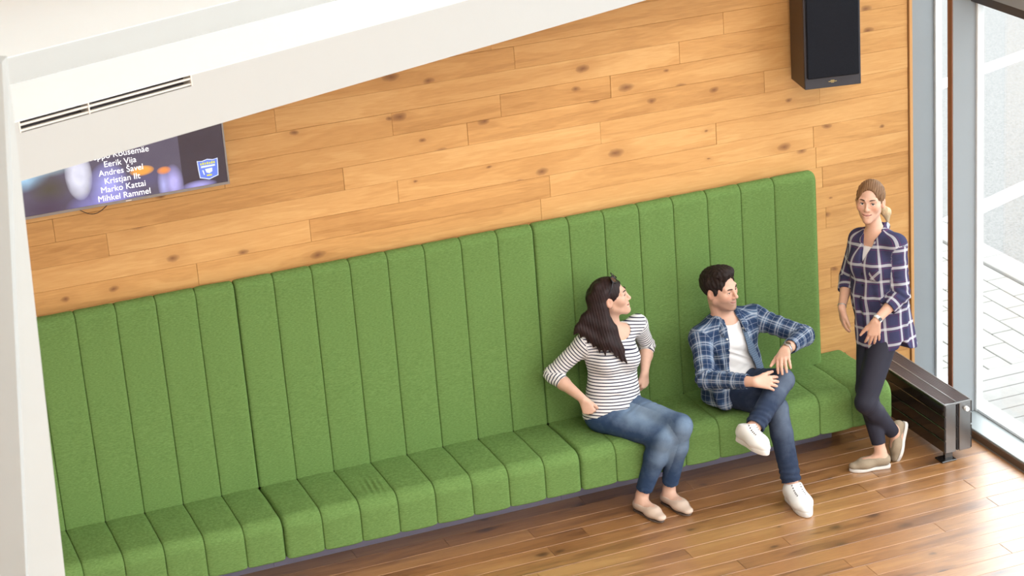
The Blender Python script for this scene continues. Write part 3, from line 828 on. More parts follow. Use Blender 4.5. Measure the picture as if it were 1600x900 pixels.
class Solid:
    """ordered list of blended primitives, meshed with surface nets on a rectilinear grid"""
    def __init__(s): s.ops = []
    def _add(s, fn, lo, hi, k, op):
        s.ops.append((op, fn, A3(lo), A3(hi), k)); return s
    def cap(s, a, b, ra, rb=None, k=0.02, op='u', flat=None):
        a, b = A3(a), A3(b); rb = ra if rb is None else rb
        ba = b - a; L2 = float(ba @ ba) + 1e-12
        if flat is not None: fd, fs = unit(flat[0]), flat[1]
        def fn(x, y, z):
            px, py, pz = x - a[0], y - a[1], z - a[2]
            t = np.clip((px * ba[0] + py * ba[1] + pz * ba[2]) / L2, 0, 1)
            px = px - t * ba[0]; py = py - t * ba[1]; pz = pz - t * ba[2]
            q = px * px + py * py + pz * pz
            sc = 1.0
            if flat is not None:
                c = px * fd[0] + py * fd[1] + pz * fd[2]
                q = q + c * c * (1 / (fs * fs) - 1)
                sc = min(1.0, fs)
            return (np.sqrt(q) - (ra + (rb - ra) * t)) * sc
        R = max(ra, rb) * (max(1.0, flat[1]) if flat is not None else 1.0)
        return s._add(fn, np.minimum(a, b) - R, np.maximum(a, b) + R, k, op)
    def chain(s, pts, rad, k=0.02, op='u', flat=None):
        for i in range(len(pts) - 1): s.cap(pts[i], pts[i + 1], rad[i], rad[i + 1], k, op, flat)
        return s
    def ell(s, c, M, r, k=0.02, op='u'):
        c, M, r = A3(c), A3(M), A3(r)
        def fn(x, y, z):
            px, py, pz = x - c[0], y - c[1], z - c[2]
            q = [px * M[0, i] + py * M[1, i] + pz * M[2, i] for i in range(3)]
            k0 = np.sqrt(sum((q[i] / r[i]) ** 2 for i in range(3)))
            k1 = np.sqrt(sum((q[i] / r[i] ** 2) ** 2 for i in range(3))) + 1e-9
            return k0 * (k0 - 1) / k1
        R = np.sqrt(((M * r[None, :]) ** 2).sum(1))
        return s._add(fn, c - R, c + R, k, op)
    def eseg(s, a, b, lat, w0, d0, w1, d1, k=0.03, op='u', lat1=None):
        """elliptical trunk segment: half widths w along lat, half depths d across"""
        a, b = A3(a), A3(b); ax = unit(b - a); L = float(np.linalg.norm(b - a))
        l0 = A3(lat); l0 = unit(l0 - ax * (l0 @ ax)); n0 = np.cross(ax, l0)
        def fn(x, y, z):
            px, py, pz = x - a[0], y - a[1], z - a[2]
            h = px * ax[0] + py * ax[1] + pz * ax[2]
            t = np.clip(h / L, 0, 1)
            e = h - t * L
            u = px * l0[0] + py * l0[1] + pz * l0[2]
            v = px * n0[0] + py * n0[1] + pz * n0[2]
            w = w0 + (w1 - w0) * t; d = d0 + (d1 - d0) * t; c = np.minimum(w, d)
            k0 = np.sqrt((u / w) ** 2 + (v / d) ** 2 + (e / c) ** 2)
            k1 = np.sqrt((u / w ** 2) ** 2 + (v / d ** 2) ** 2 + (e / c ** 2) ** 2) + 1e-9
            return k0 * (k0 - 1) / k1
        R = max(w0, w1, d0, d1)
        return s._add(fn, np.minimum(a, b) - R, np.maximum(a, b) + R, k, op)
    def cut(s, p, n, lo, hi, k=0.004):
        """remove what lies on the +n side of the plane, inside a box"""
        p, n = A3(p), unit(n)
        return s._add(lambda x, y, z: -((x - p[0]) * n[0] + (y - p[1]) * n[1] + (z - p[2]) * n[2]), lo, hi, k, 'cut')
    def fn(s, f, lo, hi, k=0.01, op='u'): return s._add(f, lo, hi, k, op)
    def disp(s, f, lo, hi): return s._add(f, lo, hi, 0, 'd')
    def ripple(s, c, axis, amp, wl, rad, seed=0, skew=None):
        """cloth folds: wavering ridges across an axis near point c"""
        c, ax = A3(c), unit(axis)
        r = np.random.RandomState(seed); kk = r.normal(size=(3, 3)) * 14; ph = r.uniform(0, 6.28, 5)
        sk = A3(skew) * 1.0 if skew is not None else A3((0, 0, 0))
        def f(x, y, z):
            px, py, pz = x - c[0], y - c[1], z - c[2]
            h = px * (ax[0] + sk[0]) + py * (ax[1] + sk[1]) + pz * (ax[2] + sk[2])
            wob = 0.012 * (np.sin(px * kk[0, 0] + py * kk[0, 1] + pz * kk[0, 2] + ph[0]) + np.sin(px * kk[1, 0] * 2 + py * kk[1, 1] * 2 + pz * kk[1, 2] * 2 + ph[1]))
            win = np.exp(-(px * px + py * py + pz * pz) / (rad * rad))
            return amp * win * np.sin((h + wob) * (6.283 / wl) + ph[2])
        return s._add(f, c - 1.7 * rad, c + 1.7 * rad, 0, 'd')
    def bounds(s):
        lo = np.min([o[2] for o in s.ops if o[0] == 'u'], 0); hi = np.max([o[3] for o in s.ops if o[0] == 'u'], 0)
        return lo - 0.012, hi + 0.012
    def mesh(s, h=0.005, fine=(), smooth=1, trim_last=True):
        ops = s.ops
        if trim_last:      # cloth: folds first, then hems and openings
            ops = [o for o in ops if o[0] in 'ud'] + [o for o in ops if o[0] not in 'ud']
        lo, hi = s.bounds()
        axes = []
        for a in range(3):
            x = lo[a]; xs = [x]
            while x < hi[a]:
                st = h
                for (flo, fhi, fh) in fine:
                    if flo[a] - 0.004 <= x <= fhi[a]: st = min(st, fh)
                x += st; xs.append(x)
            axes.append(np.array(xs))
        X, Y, Z = axes
        F = np.full((len(X), len(Y), len(Z)), 0.05, np.float32)
        for op, fn, blo, bhi, k in ops:
            pad = 0.0 if op in ('cut', 'd') else k + 0.02
            sl = []
            for a, xs in enumerate(axes):
                i0 = max(0, np.searchsorted(xs, blo[a] - pad)); i1 = min(len(xs), np.searchsorted(xs, bhi[a] + pad) + 1)
                sl.append(slice(i0, i1))
            if any(q.stop - q.start < 1 for q in sl): continue
            d = fn(X[sl[0]][:, None, None], Y[sl[1]][None, :, None], Z[sl[2]][None, None, :]).astype(np.float32)
            f = F[tuple(sl)]
            if op == 'u':
                if k > 0:
                    hh = np.maximum(k - np.abs(f - d), 0) / k
                    f[...] = np.minimum(f, d) - hh * hh * k * 0.25
                else: f[...] = np.minimum(f, d)
            elif op in ('s', 'cut'):
                e = -d
                if k > 0:
                    hh = np.maximum(k - np.abs(f - e), 0) / k
                    f[...] = np.maximum(f, e) + hh * hh * k * 0.25
                else: f[...] = np.maximum(f, e)
            else: f[...] = f + d
        return surface_nets(F, X, Y, Z, smooth)
    def value(s, P):
        """distance of every union primitive at points"""
        return [fn(P[:, 0], P[:, 1], P[:, 2]) for op, fn, *_ in s.ops if op == 'u']

def surface_nets(F, X, Y, Z, smooth=1):
    F[0] = F[-1] = 0.05; F[:, 0] = F[:, -1] = 0.05; F[:, :, 0] = F[:, :, -1] = 0.05
    S = F < 0
    c = S[:-1, :-1, :-1].astype(np.int8)
    tot = np.zeros(c.shape, np.int8)
    for i in (0, 1):
        for j in (0, 1):
            for k in (0, 1):
                tot += S[i:S.shape[0] - 1 + i, j:S.shape[1] - 1 + j, k:S.shape[2] - 1 + k]
    act = np.argwhere((tot > 0) & (tot < 8))
    I, J, K = act.T
    idx = np.full(tot.shape, -1, np.int32); idx[I, J, K] = np.arange(len(act))
    acc = np.zeros((len(act), 3)); cnt = np.zeros(len(act))
    ax = (X, Y, Z)
    co = [(0, 0, 0), (1, 0, 0), (0, 1, 0), (1, 1, 0), (0, 0, 1), (1, 0, 1), (0, 1, 1), (1, 1, 1)]
    val = [F[I + a, J + b, K + d].astype(np.float64) for a, b, d in co]
    for e0 in range(8):
        for a in range(3):
            if co[e0][a]: continue
            e1 = e0 | (1 << a)
            v0, v1 = val[e0], val[e1]
            m = (v0 < 0) != (v1 < 0)
            t = np.where(m, v0 / np.where(m, v0 - v1, 1), 0)
            base = [ax[q][(I, J, K)[q] + co[e0][q]] for q in range(3)]
            nxt = ax[a][(I, J, K)[a] + 1]
            p = np.stack(base, 1)
            p[:, a] += t * (nxt - p[:, a])
            acc[m] += p[m]; cnt[m] += 1
    V = acc / cnt[:, None]
    quads = []
    for a in range(3):
        b, d = (a + 1) % 3, (a + 2) % 3
        sl0 = [slice(None)] * 3; sl1 = [slice(None)] * 3
        sl0[a] = slice(0, -1); sl1[a] = slice(1, None)
        s0, s1 = S[tuple(sl0)], S[tuple(sl1)]
        E = np.argwhere(s0 != s1)
        ok = (E[:, b] > 0) & (E[:, d] > 0) & (E[:, b] < S.shape[b] - 1) & (E[:, d] < S.shape[d] - 1)
        E = E[ok]
        q = []
        for (ob, od) in ((-1, -1), (0, -1), (0, 0), (-1, 0)):
            T = E.copy(); T[:, b] += ob; T[:, d] += od
            q.append(idx[T[:, 0], T[:, 1], T[:, 2]])
        Q = np.stack(q, 1)
        inside0 = s0[E[:, 0], E[:, 1], E[:, 2]]
        Q[~inside0] = Q[~inside0][:, ::-1]
        quads.append(Q)
    Q = np.concatenate(quads)
    Q = Q[(Q >= 0).all(1)]
    for _ in range(smooth):
        A = np.zeros_like(V); n = np.zeros(len(V))
        for i in range(4):
            j = (i + 1) % 4
            np.add.at(A, Q[:, i], V[Q[:, j]]); np.add.at(n, Q[:, i], 1)
            np.add.at(A, Q[:, j], V[Q[:, i]]); np.add.at(n, Q[:, j], 1)
        V = V * 0.5 + 0.5 * A / np.maximum(n, 1)[:, None]
    return V, Q

def np_mesh(name, V, Q, mat, parent, attrs=None, mats=None, midx=None, smooth=True):
    me = bpy.data.meshes.new(name)
    me.vertices.add(len(V)); me.vertices.foreach_set('co', np.ascontiguousarray(V, np.float32).ravel())
    n = len(Q)
    me.loops.add(n * 4); me.loops.foreach_set('vertex_index', np.ascontiguousarray(Q, np.int32).ravel())
    me.polygons.add(n); me.polygons.foreach_set('loop_start', np.arange(0, n * 4, 4, dtype=np.int32))
    me.polygons.foreach_set('use_smooth', np.full(n, smooth))
    me.update(calc_edges=True)
    for k, arr in (attrs or {}).items():
        at = me.attributes.new(k, 'FLOAT', 'POINT'); at.data.foreach_set('value', np.ascontiguousarray(arr, np.float32))
    if mats:
        for m in mats: me.materials.append(m)
        me.polygons.foreach_set('material_index', np.ascontiguousarray(midx, np.int32))
    me.validate()
    return mesh_obj(name, me, None if mats else mat, parent)

def frame(f, u=(0, 0, 1)):
    """columns: person's right, forward, up"""
    f = unit(f); u = A3(u); u = unit(u - f * (u @ f)); r = np.cross(f, u)
    return np.stack([r, f, u], 1)

# ---------------------------------------------------------------- anatomy
class Head:
    def __init__(s, o, M, sc=1.0, male=False, smile=0.5, open_=0.0052):
        s.o, s.M, s.sc, s.male, s.smile, s.open_ = A3(o), M, sc, male, smile, open_
    def w(s, *p): return s.o + s.M @ (A3(p) * s.sc)
    def loc(s, P): return ((P - s.o) @ s.M) / s.sc
    def eye_c(s, sx): return s.w(sx * 0.031, 0.0735, 0.004)
    def skin(s, S):
        w, q, M = s.w, s.sc, s.M
        m = s.male
        S.ell(w(0, -0.014, 0.032), M, A3((0.073, 0.092, 0.082)) * q, 0.02)
        S.ell(w(0, 0.026, -0.020), M, A3((0.062 if m else 0.0575, 0.062, 0.088 if m else 0.084)) * q, 0.03)
        jw, jr = (0.050, 0.021) if m else (0.0435, 0.018)
        for sx in (-1, 1):
            S.cap(w(sx * jw, 0.004, -0.050), w(sx * (0.016 if m else 0.010), 0.066, -0.094), jr * q, (0.017 if m else 0.0135) * q, 0.03)
            S.ell(w(sx * 0.040, 0.056, -0.016), M, A3((0.026, 0.026, 0.028)) * q, 0.025)
            S.cap(w(sx * 0.044, 0.070, 0.024), w(sx * 0.014, 0.084, 0.020), 0.010 * q, 0.010 * q, 0.016)
        S.ell(w(0, 0.076, -0.094), M, A3((0.020 if m else 0.0155, 0.018, 0.016)) * q, 0.02)
        S.ell(w(0, 0.072, -0.058), M, A3((0.030, 0.022, 0.028)) * q, 0.02)          # muzzle
        for sx in (-1, 1):                                                       # eye sockets, then lids
            S.ell(w(sx * 0.031, 0.096, 0.006), M, A3((0.020, 0.020, 0.0135)) * q, 0.012, 's')
            S.cap(s.eye_c(sx), s.eye_c(sx) + M @ A3((0, 0.0004, 0)), 0.0152 * q, None, 0.006)
        # nose
        ln = 0.112 if m else 0.108
        S.cap(w(0, 0.086, 0.016), w(0, ln - 0.005, -0.022), 0.0065 * q, 0.0085 * q, 0.012)
        S.ell(w(0, ln - 0.006, -0.028), M, A3((0.010, 0.0115, 0.0095)) * q, 0.008)
        for sx in (-1, 1): S.ell(w(sx * 0.0115, ln - 0.017, -0.031), M, A3((0.0075, 0.010, 0.0075)) * q, 0.006)
        # eye openings
        for sx in (-1, 1):
            S.ell(w(sx * 0.031, 0.092, 0.0035), M, A3((0.0155, 0.012, s.open_)) * q, 0.002, 's')
        # lips
        sm = s.smile
        up = [(-0.025, 0.078, -0.060 + 0.006 * sm), (-0.010, 0.0905, -0.0565), (0, 0.0915, -0.0580), (0.010, 0.0905, -0.0565), (0.025, 0.078, -0.060 + 0.006 * sm)]
        dn = [(-0.023, 0.078, -0.0625 + 0.005 * sm), (-0.010, 0.0885, -0.0690), (0.010, 0.0885, -0.0690), (0.023, 0.078, -0.0625 + 0.005 * sm)]
        S.chain([w(*p) for p in up], [0.0032 * q, 0.0048 * q, 0.0046 * q, 0.0048 * q, 0.0032 * q], 0.005)
        S.chain([w(*p) for p in dn], [0.0032 * q, 0.0056 * q, 0.0056 * q, 0.0032 * q], 0.005)
        md = [(-0.026, 0.084, -0.0615 + 0.006 * sm), (-0.010, 0.0965, -0.0630), (0.010, 0.0965, -0.0630), (0.026, 0.084, -0.0615 + 0.006 * sm)]
        S.chain([w(*p) for p in md], [0.0020 * q] * 4, 0.003, 's')
        s.upl, s.dnl, s.mid = up, dn, md
        # ears
        for sx in (-1, 1):
            Me = M @ np.array([[math.cos(0.35 * sx), -math.sin(0.35 * sx), 0], [math.sin(0.35 * sx), math.cos(0.35 * sx), 0], [0, 0, 1]])
            S.ell(w(sx * 0.076, -0.008, -0.004), Me, A3((0.009, 0.019, 0.031)) * q, 0.008)
            S.ell(w(sx * 0.086, -0.002, -0.002), Me, A3((0.007, 0.0105, 0.018)) * q, 0.005, 's')
    def attrs(s, V):
        L = s.loc(V)
        def dist(pts):
            d = np.full(len(L), 1.0)
            for a, b in zip(pts[:-1], pts[1:]):
                a, b = A3(a), A3(b); ba = b - a
                t = np.clip(((L - a) @ ba) / (ba @ ba), 0, 1)
                d = np.minimum(d, np.linalg.norm(L - a - t[:, None] * ba, axis=1))
            return d
        lip = np.clip((0.0075 - np.minimum(dist(s.upl), dist(s.dnl))) / 0.002, 0, 1)
        gap = np.clip((0.0030 - dist(s.mid)) / 0.0012, 0, 1)
        x, y, z = np.abs(L[:, 0]), L[:, 1], L[:, 2]
        st = np.clip((0.012 - (z + 0.045)) / 0.02, 0, 1) * np.clip((z + 0.16) / 0.04, 0, 1) * np.clip((y - 0.005) / 0.02, 0, 1)
        mou = np.clip((0.030 - np.hypot(x, (z + 0.050) * 1.2)) / 0.01, 0, 1) * np.clip((y - 0.07) / 0.01, 0, 1)
        st = np.maximum(st, mou * np.clip((-0.034 - z) / 0.004, 0, 1)) * (L[:, 2] > -0.17)
        bl = np.exp(-(((x - 0.042) / 0.02) ** 2 + ((z + 0.022) / 0.018) ** 2)) * (y > 0.03)
        ear = np.exp(-(((x - 0.083) / 0.012) ** 2)) * (np.abs(z) < 0.04) * (np.abs(y) < 0.04)
        far = (np.abs(L) > 0.25).any(1)
        out = {'lip': lip, 'gap': gap, 'stub': st, 'blush': np.maximum(bl, ear * 0.8)}
        for k in out: out[k] = np.where(far, 0, out[k])
        return out

def eye_mesh(head, parent, iris_mat, white_mat, pupil_mat, look):
    for sx in (-1, 1):
        c = head.eye_c(sx); R = 0.0128 * head.sc
        f = unit(look); x = unit(np.cross(f, (0, 0, 1))); u = np.cross(x, f)
        rings = [0, 8, 16, 24, 29, 36, 50, 70, 90, 120]
        v, fc, mi = [c + f * R], [], []
        n = 18
        for a in rings[1:]:
            for k in range(n):
                t = 2 * math.pi * k / n; ar = math.radians(a)
                v.append(c + R * (f * math.cos(ar) + (x * math.cos(t) + u * math.sin(t)) * math.sin(ar)))
        for k in range(n): fc.append((0, 1 + k, 1 + (k + 1) % n)); mi.append(2)
        for r in range(len(rings) - 2):
            for k in range(n):
                a, b = 1 + r * n + k, 1 + r * n + (k + 1) % n
                fc.append((a, a + n, b + n, b)); mi.append(2 if rings[r + 2] <= 16 else 1 if rings[r + 2] <= 29 else 0)
        me = bpy.data.meshes.new('eye'); me.from_pydata([tuple(p) for p in v], [], fc)
        for m in (white_mat, iris_mat, pupil_mat): me.materials.append(m)
        me.polygons.foreach_set('material_index', mi); me.polygons.foreach_set('use_smooth', [True] * len(fc))
        me.update()
        mesh_obj('eye', me, None, parent)

def brow_lash(head, parent, mat, lash, thick=0.0034, inner=0.028, arch=0.030, lw=0.0013):
    for sx in (-1, 1):
        pts = [(0.014, 0.0935, inner - 0.002), (0.024, 0.0925, arch), (0.036, 0.0865, arch + 0.0015), (0.050, 0.0725, inner - 0.001)]
        MB().tube([head.w(sx * p[0], p[1] + 0.0005, p[2]) for p in pts], [thick * 0.8, thick, thick * 0.9, thick * 0.4], 6).build('eyebrow', mat, parent)
        e = head.open_
        pts = []
        for i in range(9):
            a = -1 + 2 * i / 8
            xx = 0.031 + a * 0.0152
            zz = 0.0038 + e * math.sqrt(max(0, 1 - a * a)) + 0.0004
            dx = (a * 0.0152) / 0.0152; dz = (zz - 0.004) / 0.0152
            yy = 0.0735 + 0.0152 * math.sqrt(max(0.05, 1 - dx * dx - dz * dz)) + 0.0004
            pts.append(head.w(sx * xx, yy, zz))
        MB().tube(pts, [0.0007] + [lw] * 7 + [0.0010], 5).build('eyelashes', lash, parent)

def hand(S, wrist, d, n, side, curl, sc=1.0, spread=(0.14, 0.04, -0.05, -0.15), thumb=(0.55, 0.75, -0.35), thumb_bend=0.35, r=1.0):
    """five-fingered hand; d finger direction, n back-of-hand normal, side=+1 thumb on n x d side"""
    d = unit(d); n = unit(A3(n) - d * (A3(n) @ d)); t = np.cross(n, d) * side
    W_ = A3(wrist)
    off = (0.027, 0.009, -0.009, -0.026); kn = (0.083, 0.087, 0.082, 0.073)
    ln = (0.072, 0.080, 0.074, 0.058)
    tips = []
    for i in range(4):
        b = W_ + (d * 0.012 + t * off[i] * 0.55) * sc
        kp = W_ + (d * kn[i] + t * off[i] - n * (0.002 if i in (0, 3) else 0)) * sc
        S.cap(b, kp, 0.0150 * sc * r, 0.0112 * sc * r, 0.012)
        c = curl[i] if isinstance(curl[0], (tuple, list)) else curl
        ang = 0.0; p = kp
        dd = unit(d + t * spread[i])
        rad = (0.0098, 0.0088, 0.0078, 0.0064) if i < 3 else (0.0086, 0.0076, 0.0068, 0.0056)
        for j, fr in enumerate((0.46, 0.29, 0.25)):
            ang += math.radians(c[j])
            dr = dd * math.cos(ang) - n * math.sin(ang)
            q = p + dr * ln[i] * fr * sc
            S.cap(p, q, rad[j] * sc * r, rad[j + 1] * sc * r, 0.0035)
            p = q
        tips.append(p)
    b = W_ + (d * 0.020 + t * 0.016 - n * 0.004) * sc
    td = unit(d * thumb[0] + t * thumb[1] + n * thumb[2])
    m = b + td * 0.042 * sc
    S.cap(b, m, 0.0160 * sc * r, 0.0120 * sc * r, 0.012)
    td2 = unit(td + d * thumb_bend - n * 0.15)
    q = m + td2 * 0.032 * sc
    S.cap(m, q, 0.0115 * sc * r, 0.0098 * sc * r, 0.005)
    td3 = unit(td2 + d * thumb_bend * 0.6)
    S.cap(q, q + td3 * 0.026 * sc, 0.0096 * sc * r, 0.0072 * sc * r, 0.004)
    return tips

class Foot:
    """local frame: x towards the toes from the heel, y to the side, z up, origin at the heel on the sole plane"""
    def __init__(s, heel, toe, up, L=0.245):
        s.o = A3(heel); f = unit(A3(toe) - s.o); u = A3(up); u = unit(u - f * (u @ f))
        s.M = np.stack([f, np.cross(u, f), u], 1); s.k = L / 0.245
    def w(s, x, y, z): return s.o + s.M @ (A3((x, y, z)) * s.k)
    def loc(s, P): return ((P - s.o) @ s.M) / s.k
    def prims(s, S, e=0.0, k=0.02, ankle=None, ar=0.036, toe=1.0):
        w, q = s.w, s.k; fl = (s.M[:, 2], 0.72)
        S.cap(w(0.032, 0, 0.034), w(0.075, 0, 0.048), (0.030 + e) * q, (0.032 + e) * q, k)
        S.cap(w(0.055, 0, 0.042), w(0.155, 0.004, 0.030), (0.034 + e) * q, (0.036 + e) * q, k, flat=(s.M[:, 2], 0.85))
        S.cap(w(0.150, 0.002, 0.024), w(0.165 + 0.048 * toe, 0, 0.019), (0.039 + e) * q, (0.026 + e) * q, k, flat=(s.M[:, 2], 0.62))
        if ankle is not None: S.cap(w(0.052, 0, 0.045), ankle, (0.034 + e) * q, ar + e, k)
    def box(s, pad=0.12):
        c = s.w(0.12, 0, 0.05); return c - 0.22, c + 0.22

def sole(name, ft, mat, parent, z0, z1, grow=0.0, pts=None):
    """flat sole following the footprint outline"""
    out = pts or [(0.0, 0.0), (0.004, 0.020), (0.020, 0.031), (0.06, 0.033), (0.105, 0.033), (0.145, 0.041), (0.175, 0.043), (0.205, 0.036),
                  (0.232, 0.020), (0.243, 0.0), (0.235, -0.018), (0.208, -0.032), (0.175, -0.037), (0.145, -0.036), (0.105, -0.030), (0.06, -0.031), (0.020, -0.029), (0.004, -0.018)]
    cx = 0.12
    P = []
    n = len(out)
    # Catmull-Rom refinement
    for i in range(n):
        p0, p1, p2, p3 = (A3(out[(i + j) % n]) for j in (-1, 0, 1, 2))
        for t in (0, 0.25, 0.5, 0.75):
            q = 0.5 * (2 * p1 + (p2 - p0) * t + (2 * p0 - 5 * p1 + 4 * p2 - p3) * t * t + (3 * p1 - p0 - 3 * p2 + p3) * t ** 3)
            d = q - A3((cx, 0)); q = q + unit(d) * grow
            P.append(q)
    m = len(P)
    mb = MB()
    ring = []
    for (z, g) in ((z0, -0.003), (z0 + 0.002, 0.0), (z1 - 0.002, 0.0), (z1, -0.002)):
        for q in P:
            d = unit(q - A3((cx, 0)))
            ring.append(ft.w(q[0] + d[0] * g, q[1] + d[1] * g, z))
    f = [(r * m + i, r * m + (i + 1) % m, (r + 1) * m + (i + 1) % m, (r + 1) * m + i) for r in range(3) for i in range(m)]
    mb.add(ring, f, True)
    mb.add(ring, [tuple(range(m))[::-1], tuple(range(3 * m, 4 * m))])
    return mb.build(name, mat, parent)
# ---------------------------------------------------------------- materials for people
def skin_material(name, base, lipc, stub=0.0):
    t = NT(name)
    n = t.noise(t.pos(), 60, 3)
    c = t.mix(n, tuple(q * 0.94 for q in base), tuple(min(1, q * 1.05) for q in base))
    c = t.mix(t.math('MULTIPLY', t.attr('blush').outputs['Fac'], 0.35), c, (base[0], base[1] * 0.62, base[2] * 0.55))
    if stub: c = t.mix(t.math('MULTIPLY', t.attr('stub').outputs['Fac'], t.math('ADD', stub, t.math('MULTIPLY', t.noise(t.pos(), 420, 2), 0.25))), c, (0.10, 0.062, 0.045))
    c = t.mix(t.attr('lip').outputs['Fac'], c, lipc)
    c = t.mix(t.math('MULTIPLY', t.attr('gap').outputs['Fac'], 0.85), c, (0.16, 0.045, 0.04))
    return t.out(c, 0.48, 0.0, 0.35, Subsurface_Weight=0.12, Subsurface_Radius=(0.012, 0.005, 0.003), Subsurface_Scale=0.5)
def hair_material(name, dark, light, rough=0.42):
    t = NT(name)
    p = t.pos()
    h = t.attr('hs').outputs['Fac']                      # coordinate across the strands
    v = t.vec(t.math('MULTIPLY', h, 1.0), 0.0, t.math('MULTIPLY', t.sep(p)[2], 0.03))
    n = t.noise(v, 420, 3, 0.65)
    n2 = t.noise(t.vmath('ADD', t.vec(h, 0.0, 0.0), t.vmath('MULTIPLY', p, (0.25, 0.25, 0.25))), 38, 2)
    t.bump(n, 0.45, 0.003)
    f = t.ramp(t.math('ADD', t.math('MULTIPLY', n, 0.6), t.math('MULTIPLY', n2, 0.4)), [(0.32, 0.0), (0.68, 1.0)])
    return t.out(t.mix(f, dark, light), rough + 0.12, 0.0, 0.22)
def denim(name, dark, light, fade):
    t = NT(name); p = t.pos()
    tw = t.noise(t.vmath('MULTIPLY', p, (500, 500, 500)), 1.0, 2)
    bl = t.noise(p, 18, 3, 0.6)
    f = t.math('ADD', t.math('MULTIPLY', t.attr('worn').outputs['Fac'], fade), t.math('MULTIPLY', t.math('SUBTRACT', bl, 0.5), 0.5), clamp=True)
    c = t.mix(f, dark, light)
    c = t.mix(t.math('MULTIPLY', tw, 0.30), c, tuple(q * 0.55 for q in dark))
    t.bump(t.math('ADD', tw, bl), 0.15, 0.003)
    return t.out(c, 0.85, 0.0, 0.2)
def band(t, x, period, lo, hi, phase=0.0):
    """1 inside [lo,hi] of every period"""
    f = t.math('FRACT', t.math('DIVIDE', t.math('ADD', x, phase), period))
    return t.math('MULTIPLY', t.math('GREATER_THAN', f, lo), t.math('LESS_THAN', f, hi))

t = NT('striped_jersey'); us = t.attr('cu').outputs['Fac']
pn = t.noise(t.pos(), 30, 2)
st = band(t, us, 0.0182, 0.0, 0.34)
M_STRIPE = t.out(t.mix(st, t.mix(pn, (0.66, 0.65, 0.66), (0.74, 0.73, 0.74)), (0.030, 0.030, 0.065)), 0.85, 0, 0.2)

t = NT('blue_plaid_flannel'); cu_, cv_ = t.attr('cu').outputs['Fac'], t.attr('cv').outputs['Fac']
wv = t.noise(t.pos(), 350, 2)
hz = t.noise(t.pos(), 26, 2)
c = t.mix(wv, (0.050, 0.090, 0.165), (0.095, 0.145, 0.235))
for x in (cu_, cv_):
    c = t.mix(t.math('MULTIPLY', band(t, x, 0.088, 0.00, 0.50), 0.66), c, (0.010, 0.024, 0.070))
for x in (cu_, cv_):
    k = t.math('ADD', 0.18, t.math('MULTIPLY', hz, 0.45))
    c = t.mix(t.math('MULTIPLY', band(t, x, 0.088, 0.60, 0.70), k), c, (0.46, 0.50, 0.57))
    c = t.mix(t.math('MULTIPLY', band(t, x, 0.088, 0.78, 0.86), k), c, (0.42, 0.46, 0.54))
    c = t.mix(t.math('MULTIPLY', band(t, x, 0.088, 0.23, 0.26), 0.35), c, (0.42, 0.46, 0.54))
M_PLAIDM = t.out(c, 0.9, 0, 0.15)
t = NT('plaid_inner_face'); p = t.pos()
chk = t.math('MULTIPLY', band(t, t.sep(p)[0], 0.012, 0.0, 0.5), 0.6); chk2 = t.math('MULTIPLY', band(t, t.sep(p)[2], 0.012, 0.0, 0.5), 0.6)
M_PLAIDIN = t.out(t.mix(chk2, t.mix(chk, (0.16, 0.22, 0.30), (0.05, 0.08, 0.14)), (0.06, 0.09, 0.16)), 0.9, 0, 0.15)

t = NT('navy_check_cotton'); cu_, cv_ = t.attr('cu').outputs['Fac'], t.attr('cv').outputs['Fac']
wv = t.noise(t.pos(), 300, 2)
c = t.mix(wv, (0.026, 0.028, 0.070), (0.052, 0.054, 0.118))
for x in (cu_, cv_):
    c = t.mix(t.math('MULTIPLY', band(t, x, 0.095, 0.02, 0.055), 0.55), c, (0.16, 0.04, 0.11))
    c = t.mix(t.math('MULTIPLY', band(t, x, 0.095, 0.33, 0.37), 0.40), c, (0.16, 0.04, 0.11))
for x in (cu_, cv_):
    c = t.mix(t.math('MULTIPLY', band(t, x, 0.095, 0.115, 0.275), 0.55), c, (0.62, 0.62, 0.66))
M_PLAIDW = t.out(c, 0.9, 0, 0.15)
M_TEE = plain('white_tee', (0.70, 0.70, 0.72), 0.9, var=0.03)
M_LEG = plain('charcoal_leggings', (0.020, 0.020, 0.034), 0.7, spec=0.3, var=0.15)
M_EYEW = plain('eye_white', (0.70, 0.68, 0.66), 0.25)
M_PUP = plain('pupil', (0.01, 0.008, 0.008), 0.15)
M_LASH = plain('eyelash', (0.02, 0.012, 0.01), 0.6)
M_STEEL = plain('brushed_steel', (0.55, 0.55, 0.56), 0.3, 0.9)

def seg_uv(V, segs):
    """cloth coordinates: along (cu) and around (cv) the nearest trunk or limb axis.
    segs: (a, b, ref direction, mean radius, cu offset, cv offset)"""
    best = np.full(len(V), 1e9); cu = np.zeros(len(V)); cv = np.zeros(len(V))
    for a, b, ref, rad, o1, o2 in segs:
        a, b = A3(a), A3(b); L = np.linalg.norm(b - a); ax = (b - a) / L
        r0 = A3(ref); r0 = unit(r0 - ax * (r0 @ ax)); r1 = np.cross(ax, r0)
        p = V - a
        h = p @ ax
        e = np.maximum(0, np.maximum(-h, h - L))
        x, y = p @ r0, p @ r1
        d = np.sqrt(x * x + y * y + e * e) / rad
        m = d < best
        best[m] = d[m]; cu[m] = (h + o1)[m]; cv[m] = (np.arctan2(y, x) * rad + o2)[m]
    return cu, cv

def pt(a, b, t): return A3(a) * (1 - t) + A3(b) * t
BIG = 9.0

